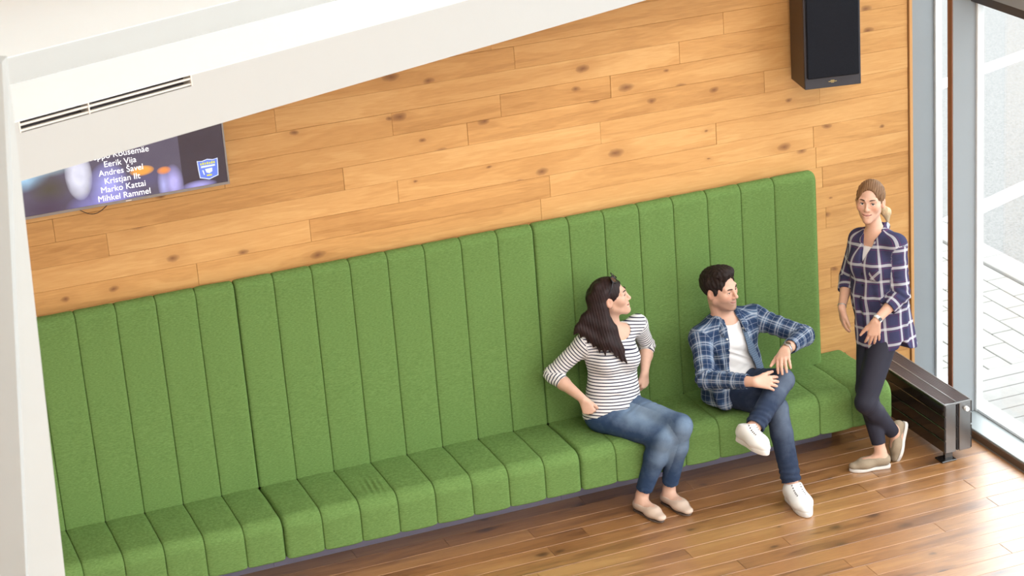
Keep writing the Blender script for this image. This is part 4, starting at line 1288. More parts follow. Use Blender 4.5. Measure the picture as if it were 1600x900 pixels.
# ================================================================ seated woman, striped top
def seated_woman():
    root = empty('person', (2.05, -0.40, 0.44))
    tag(root, 'dark-haired woman in striped top and jeans sitting with hands on hips', 'person')
    X = A3((1, 0, 0)); f0 = A3((0.05, -1, 0))
    pel, wai, che, nek = A3((2.032, -0.365, 0.555)), A3((2.050, -0.340, 0.700)), A3((2.062, -0.325, 0.855)), A3((2.086, -0.298, 0.990))
    hipR, hipL = A3((1.950, -0.38, 0.525)), A3((2.115, -0.385, 0.540))
    kR, kL = A3((2.185, -0.695, 0.462)), A3((2.283, -0.725, 0.522))
    aR, aL = A3((2.078, -0.612, 0.095)), A3((2.246, -0.612, 0.095))
    sR, sL = A3((1.900, -0.325, 0.962)), A3((2.252, -0.268, 0.985))
    eR, eL = A3((1.722, -0.250, 0.785)), A3((2.335, -0.195, 0.812))
    wR, wL = A3((1.822, -0.455, 0.682)), A3((2.262, -0.312, 0.706))
    fh = unit((0.930, -0.390, 0.185))
    H = Head((2.076, -0.312, 1.198), frame(fh, (-0.03, 0.02, 1)), 1.0, False, 0.8, 0.0066)
    lat = sL - sR
    ftR, ftL = Foot((2.050, -0.572, 0.008), (2.118, -0.83, 0.008), (0, 0, 1), 0.250), Foot((2.226, -0.566, 0.008), (2.288, -0.83, 0.008), (0, 0, 1), 0.250)
    def torso(S, e, k=0.04):
        S.eseg(pel, wai, X, 0.158 + e, 0.112 + e, 0.128 + e, 0.092 + e, k)
        S.eseg(wai, che, X, 0.128 + e, 0.092 + e, 0.146 + e, 0.102 + e, k)
        S.eseg(che, pt(che, nek, 0.72), lat, 0.146 + e, 0.102 + e, 0.110 + e, 0.068 + e, k)
        for q in (-1, 1):
            S.ell(che + X * 0.066 * q + f0 * 0.072 + A3((0, 0, -0.008)), np.eye(3), A3((0.060, 0.056, 0.062)) + e, 0.03)
        S.cap(pt(che, nek, 0.80) + A3((-0.02, 0, 0)), sR, 0.042 + e, 0.043 + e, 0.05)
        S.cap(pt(che, nek, 0.80) + A3((0.02, 0, 0)), sL, 0.042 + e, 0.043 + e, 0.05)
    # --- skin
    S = Solid()
    H.skin(S)
    S.cap(nek + A3((0, 0, -0.02)), H.w(0, -0.022, -0.060), 0.052, 0.046, 0.03)
    torso(S, 0.0)
    S.cap(pel, hipR, 0.10, 0.085, 0.04); S.cap(pel, hipL, 0.10, 0.085, 0.04)
    for (s_, e_, w_) in ((sR, eR, wR), (sL, eL, wL)):
        S.cap(s_, e_, 0.043, 0.036, 0.03); S.cap(e_, pt(e_, w_, 0.35), 0.036, 0.037, 0.02); S.cap(pt(e_, w_, 0.35), w_, 0.037, 0.0235, 0.02)
    for (h_, k_, a_) in ((hipR, kR, aR), (hipL, kL, aL)):
        S.cap(h_, k_, 0.074, 0.052, 0.04); S.cap(k_, pt(k_, a_, 0.35), 0.050, 0.050, 0.03); S.cap(pt(k_, a_, 0.35), a_, 0.050, 0.033, 0.03)
    ftR.prims(S, 0, 0.02, aR, 0.034); ftL.prims(S, 0, 0.02, aL, 0.034)
    dR = unit((0.30, -0.10, -0.95))
    hand(S, wR, dR, (-0.35, -0.93, 0.0), 1, (58, 82, 45), 0.98, thumb=(0.80, 0.42, -0.45))
    hand(S, wL, unit((-0.05, -0.10, -1)), (0.55, -0.83, 0.0), -1, (52, 70, 40), 0.98, thumb=(0.85, 0.42, -0.35))
    fine = [(H.o - 0.125, H.o + 0.125, 0.0023)]
    V, Q = S.mesh(0.0055, fine + [(wR - A3((0.03, 0.06, 0.15)), wR + A3((0.10, 0.07, 0.02)), 0.0028)], trim_last=False)
    np_mesh('body', V, Q, skin_material('skin_fair', (0.60, 0.375, 0.285), (0.48, 0.185, 0.165)), root, H.attrs(V))
    # --- striped jersey top
    T = Solid()
    torso(T, 0.009)
    T.eseg(pel + A3((0, 0, -0.03)), pt(pel, wai, 0.6), X, 0.178, 0.136, 0.148, 0.112, 0.04)
    cufR, cufL = pt(eR, wR, 0.34), pt(eL, wL, 0.26)
    T.cap(sR, eR, 0.052, 0.047, 0.04); T.cap(eR, cufR, 0.047, 0.042, 0.02)
    T.cap(sL, eL, 0.052, 0.046, 0.04); T.cap(eL, cufL, 0.046, 0.042, 0.02)
    for c_, e_ in ((cufR, eR), (cufL, eL)):
        ax = unit(c_ - e_); T.cut(c_, ax, c_ - 0.05, c_ + 0.06, 0.003)
        T.cap(c_ - ax * 0.012, c_ + ax * 0.05, 0.0345, 0.0345, 0.002, 's')
    T.cut(pel + A3((0, 0, -0.022)), (0.10, -0.30, -1), pel - 0.26, pel + A3((0.26, 0.26, 0.02)), 0.004)
    # wide neckline
    T.ell(nek + A3((0.020, -0.040, 0.020)), np.eye(3), (0.076, 0.072, 0.066), 0.004, 's')
    T.cap(nek, H.w(0, -0.022, -0.03), 0.062, 0.062, 0.004, 's')
    T.ripple(wai + f0 * 0.09 + A3((0, 0, -0.03)), (0.15, 0.1, 1), 0.0040, 0.045, 0.10, 3)
    T.ripple(pel + f0 * 0.10 + A3((0.05, 0, 0.05)), (0.35, 0.1, 1), 0.0025, 0.050, 0.10, 4)
    T.ripple(eR, unit(eR - sR) + unit(wR - eR), 0.0045, 0.032, 0.07, 5)
    T.ripple(pt(sR, eR, 0.3), eR - sR, 0.0030, 0.040, 0.07, 6)
    T.ripple(eL, unit(eL - sL) + unit(wL - eL), 0.0040, 0.032, 0.06, 7)
    V, Q = T.mesh(0.0045)
    ref = (0, -1, 0)
    cu, cv = seg_uv(V, [(pel - A3((0, 0, 0.05)), che, ref, 0.150, 0, 0), (che, nek, ref, 0.140, np.linalg.norm(che - pel) + 0.05, 0),
                        (pt(sR, eR, 0.18), eR, ref, 0.058, 0.006, 0), (eR, wR, ref, 0.058, 0.2, 0), (pt(sL, eL, 0.18), eL, ref, 0.058, 0.004, 0), (eL, wL, ref, 0.058, 0.2, 0)])
    np_mesh('striped_top', V, Q, M_STRIPE, root, {'cu': cu, 'cv': cv})
    # --- jeans
    Jn = Solid()
    Jn.eseg(pel + A3((0, 0, -0.02)), pt(pel, wai, 0.40), X, 0.168, 0.124, 0.150, 0.108, 0.03)
    for (h_, k_, a_, w0) in ((hipR, kR, aR, 0), (hipL, kL, aL, 1)):
        Jn.cap(h_, k_, 0.090, 0.067, 0.035); Jn.cap(k_, pt(k_, a_, 0.32), 0.066, 0.063, 0.03)
        a2 = pt(k_, a_, 0.90)
        Jn.cap(pt(k_, a_, 0.32), a2, 0.063, 0.047, 0.03)
        Jn.cut(a2, a_ - k_, a2 - 0.09, a2 + 0.09, 0.003)
        Jn.cap(pt(k_, a_, 0.86), a_, 0.0405, 0.0405, 0.002, 's')
        Jn.ripple(a2, a_ - k_, 0.0030, 0.028, 0.06, 11 + w0)
        Jn.ripple(pt(h_, k_, 0.40) + A3((0, 0, 0.05)), (0.5, -0.5, -0.6), 0.0025, 0.045, 0.09, 13 + w0)
        Jn.ripple(k_ + A3((0, 0.05, -0.04)), (0.1, -0.3, -1), 0.0040, 0.030, 0.07, 15 + w0)
    V, Q = Jn.mesh(0.0048)
    worn = np.zeros(len(V))
    for (h_, k_, a_) in ((hipR, kR, aR), (hipL, kL, aL)):
        L = np.linalg.norm(k_ - h_); ax = (k_ - h_) / L
        p = V - h_; tt = np.clip((p @ ax) / L, 0, 1); r = p - np.outer(tt * L, ax)
        up = r @ A3((0.2, -0.3, 0.93)) / 0.08
        worn = np.maximum(worn, np.clip(up, 0, 1) ** 1.5 * np.exp(-((tt - 0.62) / 0.36) ** 2) * (np.linalg.norm(r, axis=1) < 0.13))
        p = V - k_; L2 = np.linalg.norm(a_ - k_); ax2 = (a_ - k_) / L2; t2 = np.clip((p @ ax2) / L2, 0, 1); r2 = p - np.outer(t2 * L2, ax2)
        worn = np.maximum(worn, np.clip(r2 @ A3((0.25, -0.95, 0.1)) / 0.06, 0, 1) ** 1.4 * np.exp(-((t2 - 0.10) / 0.38) ** 2) * 0.85 * (np.linalg.norm(r2, axis=1) < 0.10))
    np_mesh('jeans', V, Q, denim('blue_washed_denim', (0.026, 0.053, 0.118), (0.24, 0.33, 0.45), 0.78), root, {'worn': worn})
    # --- loafers
    M_LO = plain('beige_leather', (0.56, 0.43, 0.35), 0.45, var=0.05); M_LS = plain('loafer_sole', (0.10, 0.07, 0.055), 0.6)
    for ft, ank in ((ftR, aR), (ftL, aL)):
        Sh = Solid()
        ft.prims(Sh, 0.0045, 0.02, None, toe=1.22)
        lo, hi = ft.box()
        Sh.ell(ft.w(0.088, 0, 0.086), ft.M, A3((0.070, 0.036, 0.056)) * ft.k, 0.008, 's')
        Sh.cut(ft.w(0, 0, 0.060), ft.M[:, 2], lo, hi, 0.006)
        Sh.cut(ft.w(0, 0, -0.002), -ft.M[:, 2], lo, hi, 0.004)
        V, Q = Sh.mesh(0.0035)
        sh = np_mesh('shoe', V, Q, M_LO, root)
        sole('sole', ft, M_LS, sh, -0.008 / ft.k, 0.001, -0.001)
        MB().tube([ft.w(0.147, y_, 0.060 - 8.0 * y_ * y_) for y_ in (-0.030, -0.02, -0.01, 0, 0.01, 0.02, 0.030)], 0.0022, 6).build('strap', M_LO, sh)
    # --- long dark hair
    Hr = Solid()
    Hr.ell(H.w(0, -0.016, 0.036), H.M, A3((0.083, 0.101, 0.090)), 0.01)
    Hr.ell(H.w(0, 0.104, -0.030), H.M, A3((0.083, 0.078, 0.108)), 0.006, 's')
    rs = np.random.RandomState(4)
    # strands: from the parting over the ear, down the near (right) shoulder, front and back
    def lock(pts, rad, k=0.022): Hr.chain([A3(p) for p in pts], rad, k)
    tops = [H.w(0.050, -0.050, 0.085), H.w(0.066, -0.020, 0.060), H.w(0.058, -0.075, 0.045), H.w(0.04, -0.095, 0.03), H.w(0.070, -0.040, 0.045)]
    ends = [(1.832, -0.340, 1.035), (1.862, -0.360, 1.015), (1.895, -0.385, 0.985), (1.920, -0.405, 0.962), (1.946, -0.425, 0.930), (1.972, -0.445, 0.915), (1.998, -0.458, 0.935),
            (2.030, -0.468, 0.900), (2.060, -0.472, 0.868), (2.090, -0.470, 0.848)]
    for i, e in enumerate(ends):
        tp = tops[i % 5]
        u_ = i / (len(ends) - 1)
        m1 = H.w(0.078, -0.088 + 0.040 * u_, -0.010)                       # swept back behind the ear
        m2 = pt(H.w(0.084, -0.105 + 0.045 * u_, -0.095), A3(e) + A3((0, 0.02, 0.13)), 0.42)
        lock([tp, m1, m2, pt(m2, e, 0.6) + rs.normal(0, 0.003, 3), e], [0.028, 0.024, 0.024, 0.019, 0.004])
    # back curtain
    for i in range(5):
        x_ = 0.05 - 0.03 * i
        b0_ = H.w(x_, -0.100, 0.03); b1 = H.w(x_ + 0.01, -0.108, -0.07); b2 = A3((1.93 + 0.02 * i, -0.265, 1.03 - 0.01 * i))
        lock([b0_, b1, pt(b1, b2, 0.55), b2], [0.028, 0.028, 0.028, 0.012])
    Hr.ell(H.w(0.092, 0.000, -0.010), H.M, A3((0.030, 0.024, 0.038)), 0.008, 's')
    Hr.ell(H.w(0.088, 0.045, -0.070), H.M, A3((0.050, 0.062, 0.075)), 0.010, 's')
    gx, gy = H.M[:, 1], H.M[:, 0]
    Hr.disp(lambda x, y, z: 0.0009 * (np.sin((x * gx[0] + y * gx[1] + 0.25 * z) * 420 + 3 * np.sin(z * 14)) + 0.6 * np.sin((x * gx[0] + y * gx[1] + z * 0.18) * 640 + 2)), (1.7, -0.6, 0.8), (2.3, 0.0, 1.45))
    V, Q = Hr.mesh(0.0036, trim_last=False)
    np_mesh('hair', V, Q, hair_material('dark_brown_hair', (0.006, 0.0035, 0.0045), (0.034, 0.016, 0.016)), root, {'hs': V @ H.M[:, 1] + 0.22 * V[:, 2]})
    M_BR = plain('dark_brow', (0.05, 0.028, 0.022), 0.8)
    brow_lash(H, root, M_BR, M_LASH, 0.0034, lw=0.0018)
    eye_mesh(H, root, plain('brown_iris', (0.09, 0.045, 0.02), 0.2), M_EYEW, M_PUP, fh)
    # earring, necklace
    MB().cyl(H.w(0.078, 0.004, -0.036), H.w(0.082, 0.004, -0.036), 0.004, 0.004, 10).build('earring', plain('silver_stud', (0.8, 0.8, 0.78), 0.2, 0.9), root)
    nk = []
    for i in range(25):
        a = math.radians(-110 + 220 * i / 24)
        nk.append(nek + A3((0.010 + 0.060 * math.sin(a), -0.010 - 0.074 * math.cos(a), 0.018 - 0.052 * max(0, math.cos(a)))))
    MB().tube(nk, 0.0011, 5).build('necklace', plain('gold_chain', (0.65, 0.48, 0.22), 0.3, 0.9), root)
    # sunglasses pushed up on the head: a thing of their own
    g = empty('sunglasses', tuple(H.w(0, 0.052, 0.100)))
    tag(g, 'dark sunglasses pushed up into the hair of the woman in stripes', 'sunglasses')
    M_SG = plain('black_acetate', (0.012, 0.012, 0.02), 0.25); M_SL = plain('tinted_lens', (0.09, 0.035, 0.035), 0.12, spec=0.6)
    up = H.M @ unit((0, -0.62, 0.78)); fw = H.M @ unit((0, 0.78, 0.62))
    c0 = H.w(0, 0.052, 0.118)
    for sx in (-1, 1):
        c_ = c0 + H.M[:, 0] * 0.033 * sx - fw * 0.006
        ring = [c_ + H.M[:, 0] * (0.027 * math.cos(a)) + up * (0.021 * math.sin(a)) - fw * (0.008 * max(0.0, sx * math.cos(a))) for a in np.linspace(0, 2 * math.pi, 25)]
        MB().tube(ring, 0.0028, 6).build('rim', M_SG, g)
        MB().add([p for p in ring[:-1]], [tuple(range(24))]).build('lens', M_SL, g)
        a_ = c_ + H.M[:, 0] * 0.027 * sx - fw * 0.008
        MB().tube([a_, H.w(0.082 * sx, 0.030, 0.085), H.w(0.091 * sx, 0.000, 0.045), H.w(0.089 * sx, -0.022, 0.015)], [0.0034, 0.0032, 0.0030, 0.0022], 6).build('temple_arm', M_SG, g)
    MB().tube([c0 - H.M[:, 0] * 0.007 + up * 0.005, c0 + up * 0.008 + fw * 0.002, c0 + H.M[:, 0] * 0.007 + up * 0.005], 0.0026, 6).build('bridge', M_SG, g)
    return root

# ================================================================ seated man, open plaid shirt
def seated_man():
    root = empty('person', (2.80, -0.45, 0.44))
    tag(root, 'smiling man in open blue plaid shirt sitting with crossed legs', 'person')
    X = A3((1, 0, 0)); f0 = A3((0.10, -0.98, 0.12))
    pel, wai, che, nek = A3((2.790, -0.405, 0.550)), A3((2.785, -0.352, 0.680)), A3((2.775, -0.335, 0.815)), A3((2.762, -0.345, 0.938))
    hipR, hipL = A3((2.715, -0.43, 0.535)), A3((2.872, -0.43, 0.545))
    kR, kL = A3((2.866, -0.765, 0.516)), A3((2.900, -0.785, 0.690))
    aR, aL = A3((2.866, -0.935, 0.095)), A3((2.632, -0.945, 0.522))
    sR, sL = A3((2.592, -0.388, 0.872)), A3((2.958, -0.322, 0.905))
    eR, eL = A3((2.512, -0.600, 0.712)), A3((3.158, -0.560, 0.828))
    wR, wL = A3((2.690, -0.848, 0.748)), A3((2.938, -0.748, 0.850))
    fh = unit((0.500, -0.865, -0.02))
    H = Head((2.727, -0.372, 1.140), frame(fh, (-0.10, 0.0, 1)), 1.04, True, 1.0, 0.0046)
    lat = sL - sR
    ftR = Foot((2.872, -0.872, 0.020), (2.850, -1.15, 0.020), (0, 0, 1), 0.285)
    ftL = Foot((2.560, -0.900, 0.462), (2.590, -1.10, 0.462), (0.12, 0.38, 0.90), 0.270)
    def torso(S, e, k=0.04):
        S.eseg(pel, wai, X, 0.158 + e, 0.112 + e, 0.150 + e, 0.104 + e, k)
        S.eseg(wai, che, X, 0.150 + e, 0.104 + e, 0.168 + e, 0.112 + e, k)
        S.eseg(che, pt(che, nek, 0.70), lat, 0.168 + e, 0.112 + e, 0.128 + e, 0.076 + e, k)
        S.cap(pt(che, nek, 0.80) + A3((-0.02, 0, 0)), sR, 0.048 + e, 0.051 + e, 0.05)
        S.cap(pt(che, nek, 0.80) + A3((0.02, 0, 0)), sL, 0.048 + e, 0.051 + e, 0.05)
    S = Solid()
    H.skin(S)
    S.cap(nek + A3((0, 0, -0.03)), H.w(0, -0.022, -0.058), 0.060, 0.056, 0.03)
    torso(S, 0)
    S.cap(pel, hipR, 0.10, 0.09, 0.04); S.cap(pel, hipL, 0.10, 0.09, 0.04)
    for (s_, e_, w_) in ((sR, eR, wR), (sL, eL, wL)):
        S.cap(s_, e_, 0.050, 0.040, 0.03); S.cap(e_, pt(e_, w_, 0.3), 0.040, 0.042, 0.02); S.cap(pt(e_, w_, 0.3), w_, 0.042, 0.0275, 0.02)
    for (h_, k_, a_) in ((hipR, kR, aR), (hipL, kL, aL)):
        S.cap(h_, k_, 0.076, 0.054, 0.03); S.cap(k_, pt(k_, a_, 0.35), 0.050, 0.050, 0.02); S.cap(pt(k_, a_, 0.35), a_, 0.050, 0.036, 0.02)
    ftR.prims(S, 0, 0.02, aR, 0.035); ftL.prims(S, 0, 0.02, aL, 0.035)
    # right hand clasps the raised knee, left hand hangs over it
    hand(S, wR, unit((0.95, -0.22, -0.16)), (-0.20, -0.80, 0.56), 1, ((22, 18, 12), (24, 20, 14), (22, 22, 14), (20, 20, 12)), 1.06,
         spread=(0.20, 0.05, -0.10, -0.26), thumb=(0.80, 0.55, -0.10))
    hand(S, wL, unit((-0.55, -0.80, -0.12)), (-0.25, -0.10, 0.96), -1, ((40, 20, 8), (40, 22, 10), (42, 22, 10), (44, 20, 10)), 1.10,
         spread=(0.10, 0.02, -0.08, -0.22), thumb=(0.75, 0.60, -0.20))
    V, Q = S.mesh(0.006, [(H.o - 0.128, H.o + 0.128, 0.0024), (A3((2.67, -1.00, 0.62)), A3((2.97, -0.72, 0.88)), 0.0028)], trim_last=False)
    np_mesh('body', V, Q, skin_material('skin_man', (0.60, 0.36, 0.27), (0.47, 0.20, 0.17), 0.30), root, H.attrs(V))
    # --- white tee
    T = Solid()
    torso(T, 0.007)
    T.ell(nek + A3((0.006, -0.040, 0.032)), np.eye(3), (0.070, 0.066, 0.052), 0.004, 's')
    T.cap(nek, H.w(0, -0.02, -0.02), 0.066, 0.066, 0.004, 's')
    T.cut(pel + A3((0, 0, -0.01)), (0, -0.2, -1), pel - 0.3, pel + A3((0.3, 0.3, 0.03)), 0.004)
    T.ripple(wai + f0 * 0.10, (0.5, 0, 1), 0.0045, 0.055, 0.13, 21)
    T.ripple(pel + f0 * 0.11 + A3((0, 0, 0.03)), (-0.3, 0, 1), 0.0045, 0.035, 0.09, 22)
    V, Q = T.mesh(0.005)
    np_mesh('white_tee', V, Q, M_TEE, root)
    # --- open plaid shirt
    P = Solid()
    torso(P, 0.019)
    P.eseg(pel + A3((-0.02, 0.0, -0.05)), pt(pel, wai, 0.9), X, 0.195, 0.135, 0.175, 0.128, 0.04)
    P.cap(A3((2.655, -0.44, 0.62)), A3((2.650, -0.535, 0.520)), 0.060, 0.052, 0.05, flat=((0.3, -0.8, 0.4), 0.65))      # front tail hanging at his right
    P.cap(sR, eR, 0.063, 0.055, 0.04); P.cap(eR, pt(eR, wR, 0.90), 0.055, 0.042, 0.02)
    P.cap(sL, eL, 0.063, 0.056, 0.04); P.cap(eL, pt(eL, wL, 0.78), 0.056, 0.043, 0.02)
    # front opening, wider towards the hem
    ax = unit(nek - pel)
    def opening(x, y, z):
        px, py, pz = x - pel[0], y - pel[1], z - pel[2]
        h = px * ax[0] + py * ax[1] + pz * ax[2]
        u = px - h * ax[0] - 0.022 + 0.05 * (h - 0.2)
        fr = -(py - h * ax[1])
        hw = np.where(h > 0.30, 0.050 - (h - 0.30) * 0.06, 0.050 + (0.30 - h) * 0.22)
        return np.maximum(np.abs(u) - hw, 0.02 - fr)
    P.fn(opening, pel + A3((-0.2, -0.30, -0.12)), nek + A3((0.2, 0.0, 0.05)), 0.006, 's')
    P.cap(nek + A3((0, 0, 0.0)), H.w(0, -0.02, -0.02), 0.068, 0.070, 0.004, 's')
    P.cut(A3((2.78, -0.40, 0.452)), (-0.15, 0.10, -1), pel - 0.35, pel + A3((0.3, 0.3, 0.02)), 0.004)
    for e_, w_, q, rr in ((eR, wR, 0.87, 0.0365), (eL, wL, 0.75, 0.038)):
        c_ = pt(e_, w_, q); a_ = unit(w_ - e_); P.cut(c_, a_, c_ - 0.06, c_ + 0.07, 0.003); P.cap(c_ - a_ * 0.015, c_ + a_ * 0.05, rr, rr, 0.002, 's')
    P.ripple(eR, unit(eR - sR) + unit(wR - eR), 0.0060, 0.040, 0.09, 23)
    P.ripple(pt(eR, wR, 0.5), wR - eR, 0.0040, 0.036, 0.08, 24)
    P.ripple(eL, unit(eL - sL) + unit(wL - eL), 0.0065, 0.042, 0.09, 25)
    P.ripple(pt(sL, eL, 0.4), eL - sL, 0.0045, 0.050, 0.10, 26)
    P.ripple(A3((2.64, -0.47, 0.66)), (1, 0.3, 0.3), 0.0060, 0.060, 0.13, 27)
    V, Q = P.mesh(0.005)
    ref = (0, -1, 0)
    cu, cv = seg_uv(V, [(pel - A3((0, 0, 0.12)), nek, ref, 0.175, 0, 0), (pt(sR, eR, 0.12), eR, ref, 0.066, 0.02, 0), (eR, wR, ref, 0.066, 0.31, 0),
                        (pt(sL, eL, 0.12), eL, ref, 0.066, 0.02, 0), (eL, wL, ref, 0.066, 0.31, 0)])
    shirt = np_mesh('plaid_shirt', V, Q, M_PLAIDM, root, {'cu': cu, 'cv': cv})
    # turned-back front edges and collar
    def strip(pts, wid, nrm, th, name, mat, uvo=0.0):
        S2 = Solid(); S2.chain([A3(p) for p in pts], wid, 0.006, flat=(nrm, th)); v_, q_ = S2.mesh(0.004)
        p0 = A3(pts[0]); c_, d_ = seg_uv(v_, [(A3(pts[0]), A3(pts[-1]), nrm, 0.05, uvo, 0)])
        return np_mesh(name, v_, q_, mat, shirt, {'cu': c_, 'cv': d_})
    strip([nek + A3((-0.064, 0.010, 0.034)), nek + A3((-0.074, -0.045, 0.022)), nek + A3((-0.062, -0.100, -0.018)), nek + A3((-0.058, -0.118, -0.048))], [0.024, 0.030, 0.026, 0.012], (-0.5, -0.7, 0.5), 0.35, 'collar', M_PLAIDM, 0.02)
    strip([nek + A3((0.064, 0.012, 0.038)), nek + A3((0.078, -0.040, 0.028)), nek + A3((0.084, -0.094, -0.012)), nek + A3((0.080, -0.116, -0.045))], [0.024, 0.030, 0.026, 0.012], (0.5, -0.7, 0.5), 0.35, 'collar', M_PLAIDM, 0.05)
    strip([nek + A3((-0.060, 0.020, 0.024)), nek + A3((-0.03, 0.052, 0.030)), nek + A3((0.03, 0.052, 0.032)), nek + A3((0.060, 0.022, 0.028))], [0.022] * 4, (0, 1, 0.2), 0.4, 'collar', M_PLAIDM, 0.02)
    strip([nek + A3((0.078, -0.095, -0.045)), A3((2.868, -0.470, 0.775)), A3((2.905, -0.492, 0.665)), A3((2.925, -0.505, 0.600))], [0.020, 0.030, 0.030, 0.020], (0.55, -0.83, 0.1), 0.25, 'front_facing', M_PLAIDIN)
    for p in (nek + A3((-0.046, -0.100, -0.040)), nek + A3((-0.044, -0.112, -0.075)), A3((2.722, -0.478, 0.800)), nek + A3((0.070, -0.094, -0.036))):
        MB().cyl(p, p + A3((0, -0.010, 0.002)), 0.005, 0.005, 12).build('button', plain('pearl_button', (0.72, 0.72, 0.70), 0.3), shirt)
    # --- jeans
    Jn = Solid()
    Jn.eseg(pel + A3((0, 0, -0.02)), pt(pel, wai, 0.3), X, 0.166, 0.122, 0.156, 0.110, 0.03)
    for i, (h_, k_, a_) in enumerate(((hipR, kR, aR), (hipL, kL, aL))):
        Jn.cap(h_, k_, 0.088, 0.066, 0.02); Jn.cap(k_, pt(k_, a_, 0.32), 0.065, 0.063, 0.015)
        a2 = pt(k_, a_, 0.93 if i == 0 else 0.98)
        Jn.cap(pt(k_, a_, 0.32), a2, 0.063, 0.056, 0.015)
        Jn.cut(a2, a_ - k_, a2 - 0.10, a2 + 0.10, 0.003)
        Jn.cap(pt(k_, a_, 0.89), pt(k_, a_, 1.12), 0.046, 0.046, 0.002, 's')
        Jn.ripple(pt(k_, a_, 0.86), a_ - k_, 0.0065, 0.040, 0.07, 31 + i)
        Jn.ripple(pt(h_, k_, 0.25) + A3((0, 0, 0.05)), (0.4, -0.7, -0.4), 0.004, 0.04, 0.10, 33 + i)
        Jn.ripple(k_ + A3((0, 0.05, -0.04)), a_ - k_, 0.004, 0.036, 0.08, 35 + i)
    V, Q = Jn.mesh(0.005)
    worn = np.zeros(len(V))
    for (h_, k_, a_) in ((hipR, kR, aR), (hipL, kL, aL)):
        p = V - k_; L2 = np.linalg.norm(a_ - k_); ax2 = (a_ - k_) / L2; t2 = np.clip((p @ ax2) / L2, 0, 1); r2 = p - np.outer(t2 * L2, ax2)
        worn = np.maximum(worn, np.clip(r2 @ A3((0.1, -0.9, 0.3)) / 0.06, 0, 1) ** 1.5 * np.exp(-((t2 - 0.06) / 0.34) ** 2) * (np.linalg.norm(r2, axis=1) < 0.10))
    np_mesh('jeans', V, Q, denim('dark_navy_denim', (0.020, 0.032, 0.066), (0.17, 0.21, 0.28), 0.55), root, {'worn': worn})
    # --- white sneakers
    M_SN = plain('white_sneaker_leather', (0.74, 0.74, 0.74), 0.5, var=0.03); M_SS = plain('white_rubber_sole', (0.70, 0.68, 0.66), 0.6, var=0.05)
    M_EYL = plain('dark_eyelet', (0.10, 0.09, 0.10), 0.6); M_LACE = plain('white_lace', (0.78, 0.78, 0.78), 0.8)
    for ft, ank in ((ftR, aR), (ftL, aL)):
        Sh = Solid()
        ft.prims(Sh, 0.007, 0.035, None, toe=0.95)
        lo, hi = ft.box()
        Sh.cap(ft.w(0.045, 0, 0.050), ft.w(0.058, 0, 0.082), 0.044 * ft.k, 0.044 * ft.k, 0.02, flat=(ft.M[:, 1], 0.85))
        Sh.cap(ft.w(0.070, 0, 0.066), ft.w(0.160, 0, 0.036), 0.032 * ft.k, 0.032 * ft.k, 0.03, flat=(ft.M[:, 2], 0.62))
        Sh.cut(ft.w(0.05, 0, 0.086), ft.M @ A3((-0.25, 0, 1)), lo, hi, 0.006)
        Sh.cut(ft.w(0, 0, 0.004), -ft.M[:, 2], lo, hi, 0.003)
        V, Q = Sh.mesh(0.0035)
        sh = np_mesh('shoe', V, Q, M_SN, root)
        sole('sole', ft, M_SS, sh, -0.015, 0.010, 0.003)
        Lc = ft.loc(V)
        def top(x_, y_):
            m = (np.abs(Lc[:, 0] - x_) < 0.005) & (np.abs(Lc[:, 1] - y_) < 0.005)
            return float(Lc[m, 2].max()) if m.any() else 0.05
        for i in range(6):
            x_ = 0.096 + 0.0125 * i
            for sy in (-1, 1):
                c_ = ft.w(x_, 0.022 * sy, top(x_, 0.022 * sy)); o = ft.M[:, 2] * 0.85 + ft.M[:, 1] * 0.5 * sy
                MB().cyl(c_ - o * 0.003, c_ + o * 0.0012, 0.0036, 0.0036, 8).build('eyelet', M_EYL, sh)
            MB().tube([ft.w(x_, y_, top(x_, y_) + 0.0022) for y_ in (-0.019, -0.010, 0, 0.010, 0.019)], 0.0034, 6).build('lace', M_LACE, sh)
    # --- short dark hair
    Hr = Solid()
    Hr.ell(H.w(0, -0.016, 0.038), H.M, A3((0.083, 0.103, 0.093)) * 1.04, 0.01)
    Hr.ell(H.w(0, 0.030, 0.105), H.M, A3((0.064, 0.060, 0.034)) * 1.04, 0.03)
    Hr.ell(H.w(0, 0.110, -0.008), H.M, A3((0.076, 0.078, 0.104)) * 1.04, 0.006, 's')
    for sx in (-1, 1):
        Hr.ell(H.w(sx * 0.086, 0.054, -0.020), H.M, A3((0.036, 0.040, 0.072)), 0.006, 's')
        Hr.ell(H.w(sx * 0.088, -0.006, -0.010), H.M, A3((0.022, 0.024, 0.036)), 0.006, 's')
        Hr.cap(H.w(sx * 0.068, 0.020, 0.020), H.w(sx * 0.069, 0.020, -0.015), 0.011, 0.008, 0.010)
    Hr.cut(H.w(0, -0.08, -0.062), H.M @ A3((0, 0.5, -1)), H.o - 0.2, H.o + 0.2, 0.01)
    kx, ky = H.M[:, 0], H.M[:, 1]
    Hr.disp(lambda x, y, z: 0.0017 * (np.sin((x * kx[0] + y * kx[1] + z * kx[2]) * 330 + 3 * np.sin((x * ky[0] + y * ky[1]) * 60)) + 0.8 * np.sin((x * ky[0] + y * ky[1] + z * 0.6) * 260 + (x * kx[0] + y * kx[1]) * 200)), H.o - 0.2, H.o + 0.2)
    V, Q = Hr.mesh(0.0034, trim_last=False)
    np_mesh('hair', V, Q, hair_material('short_black_brown_hair', (0.006, 0.0045, 0.005), (0.026, 0.015, 0.013), 0.5), root, {'hs': V @ (H.M[:, 0] + 0.4 * H.M[:, 2])})
    brow_lash(H, root, plain('dark_man_brow', (0.035, 0.02, 0.016), 0.8), M_LASH, 0.0040, 0.024, 0.0255)
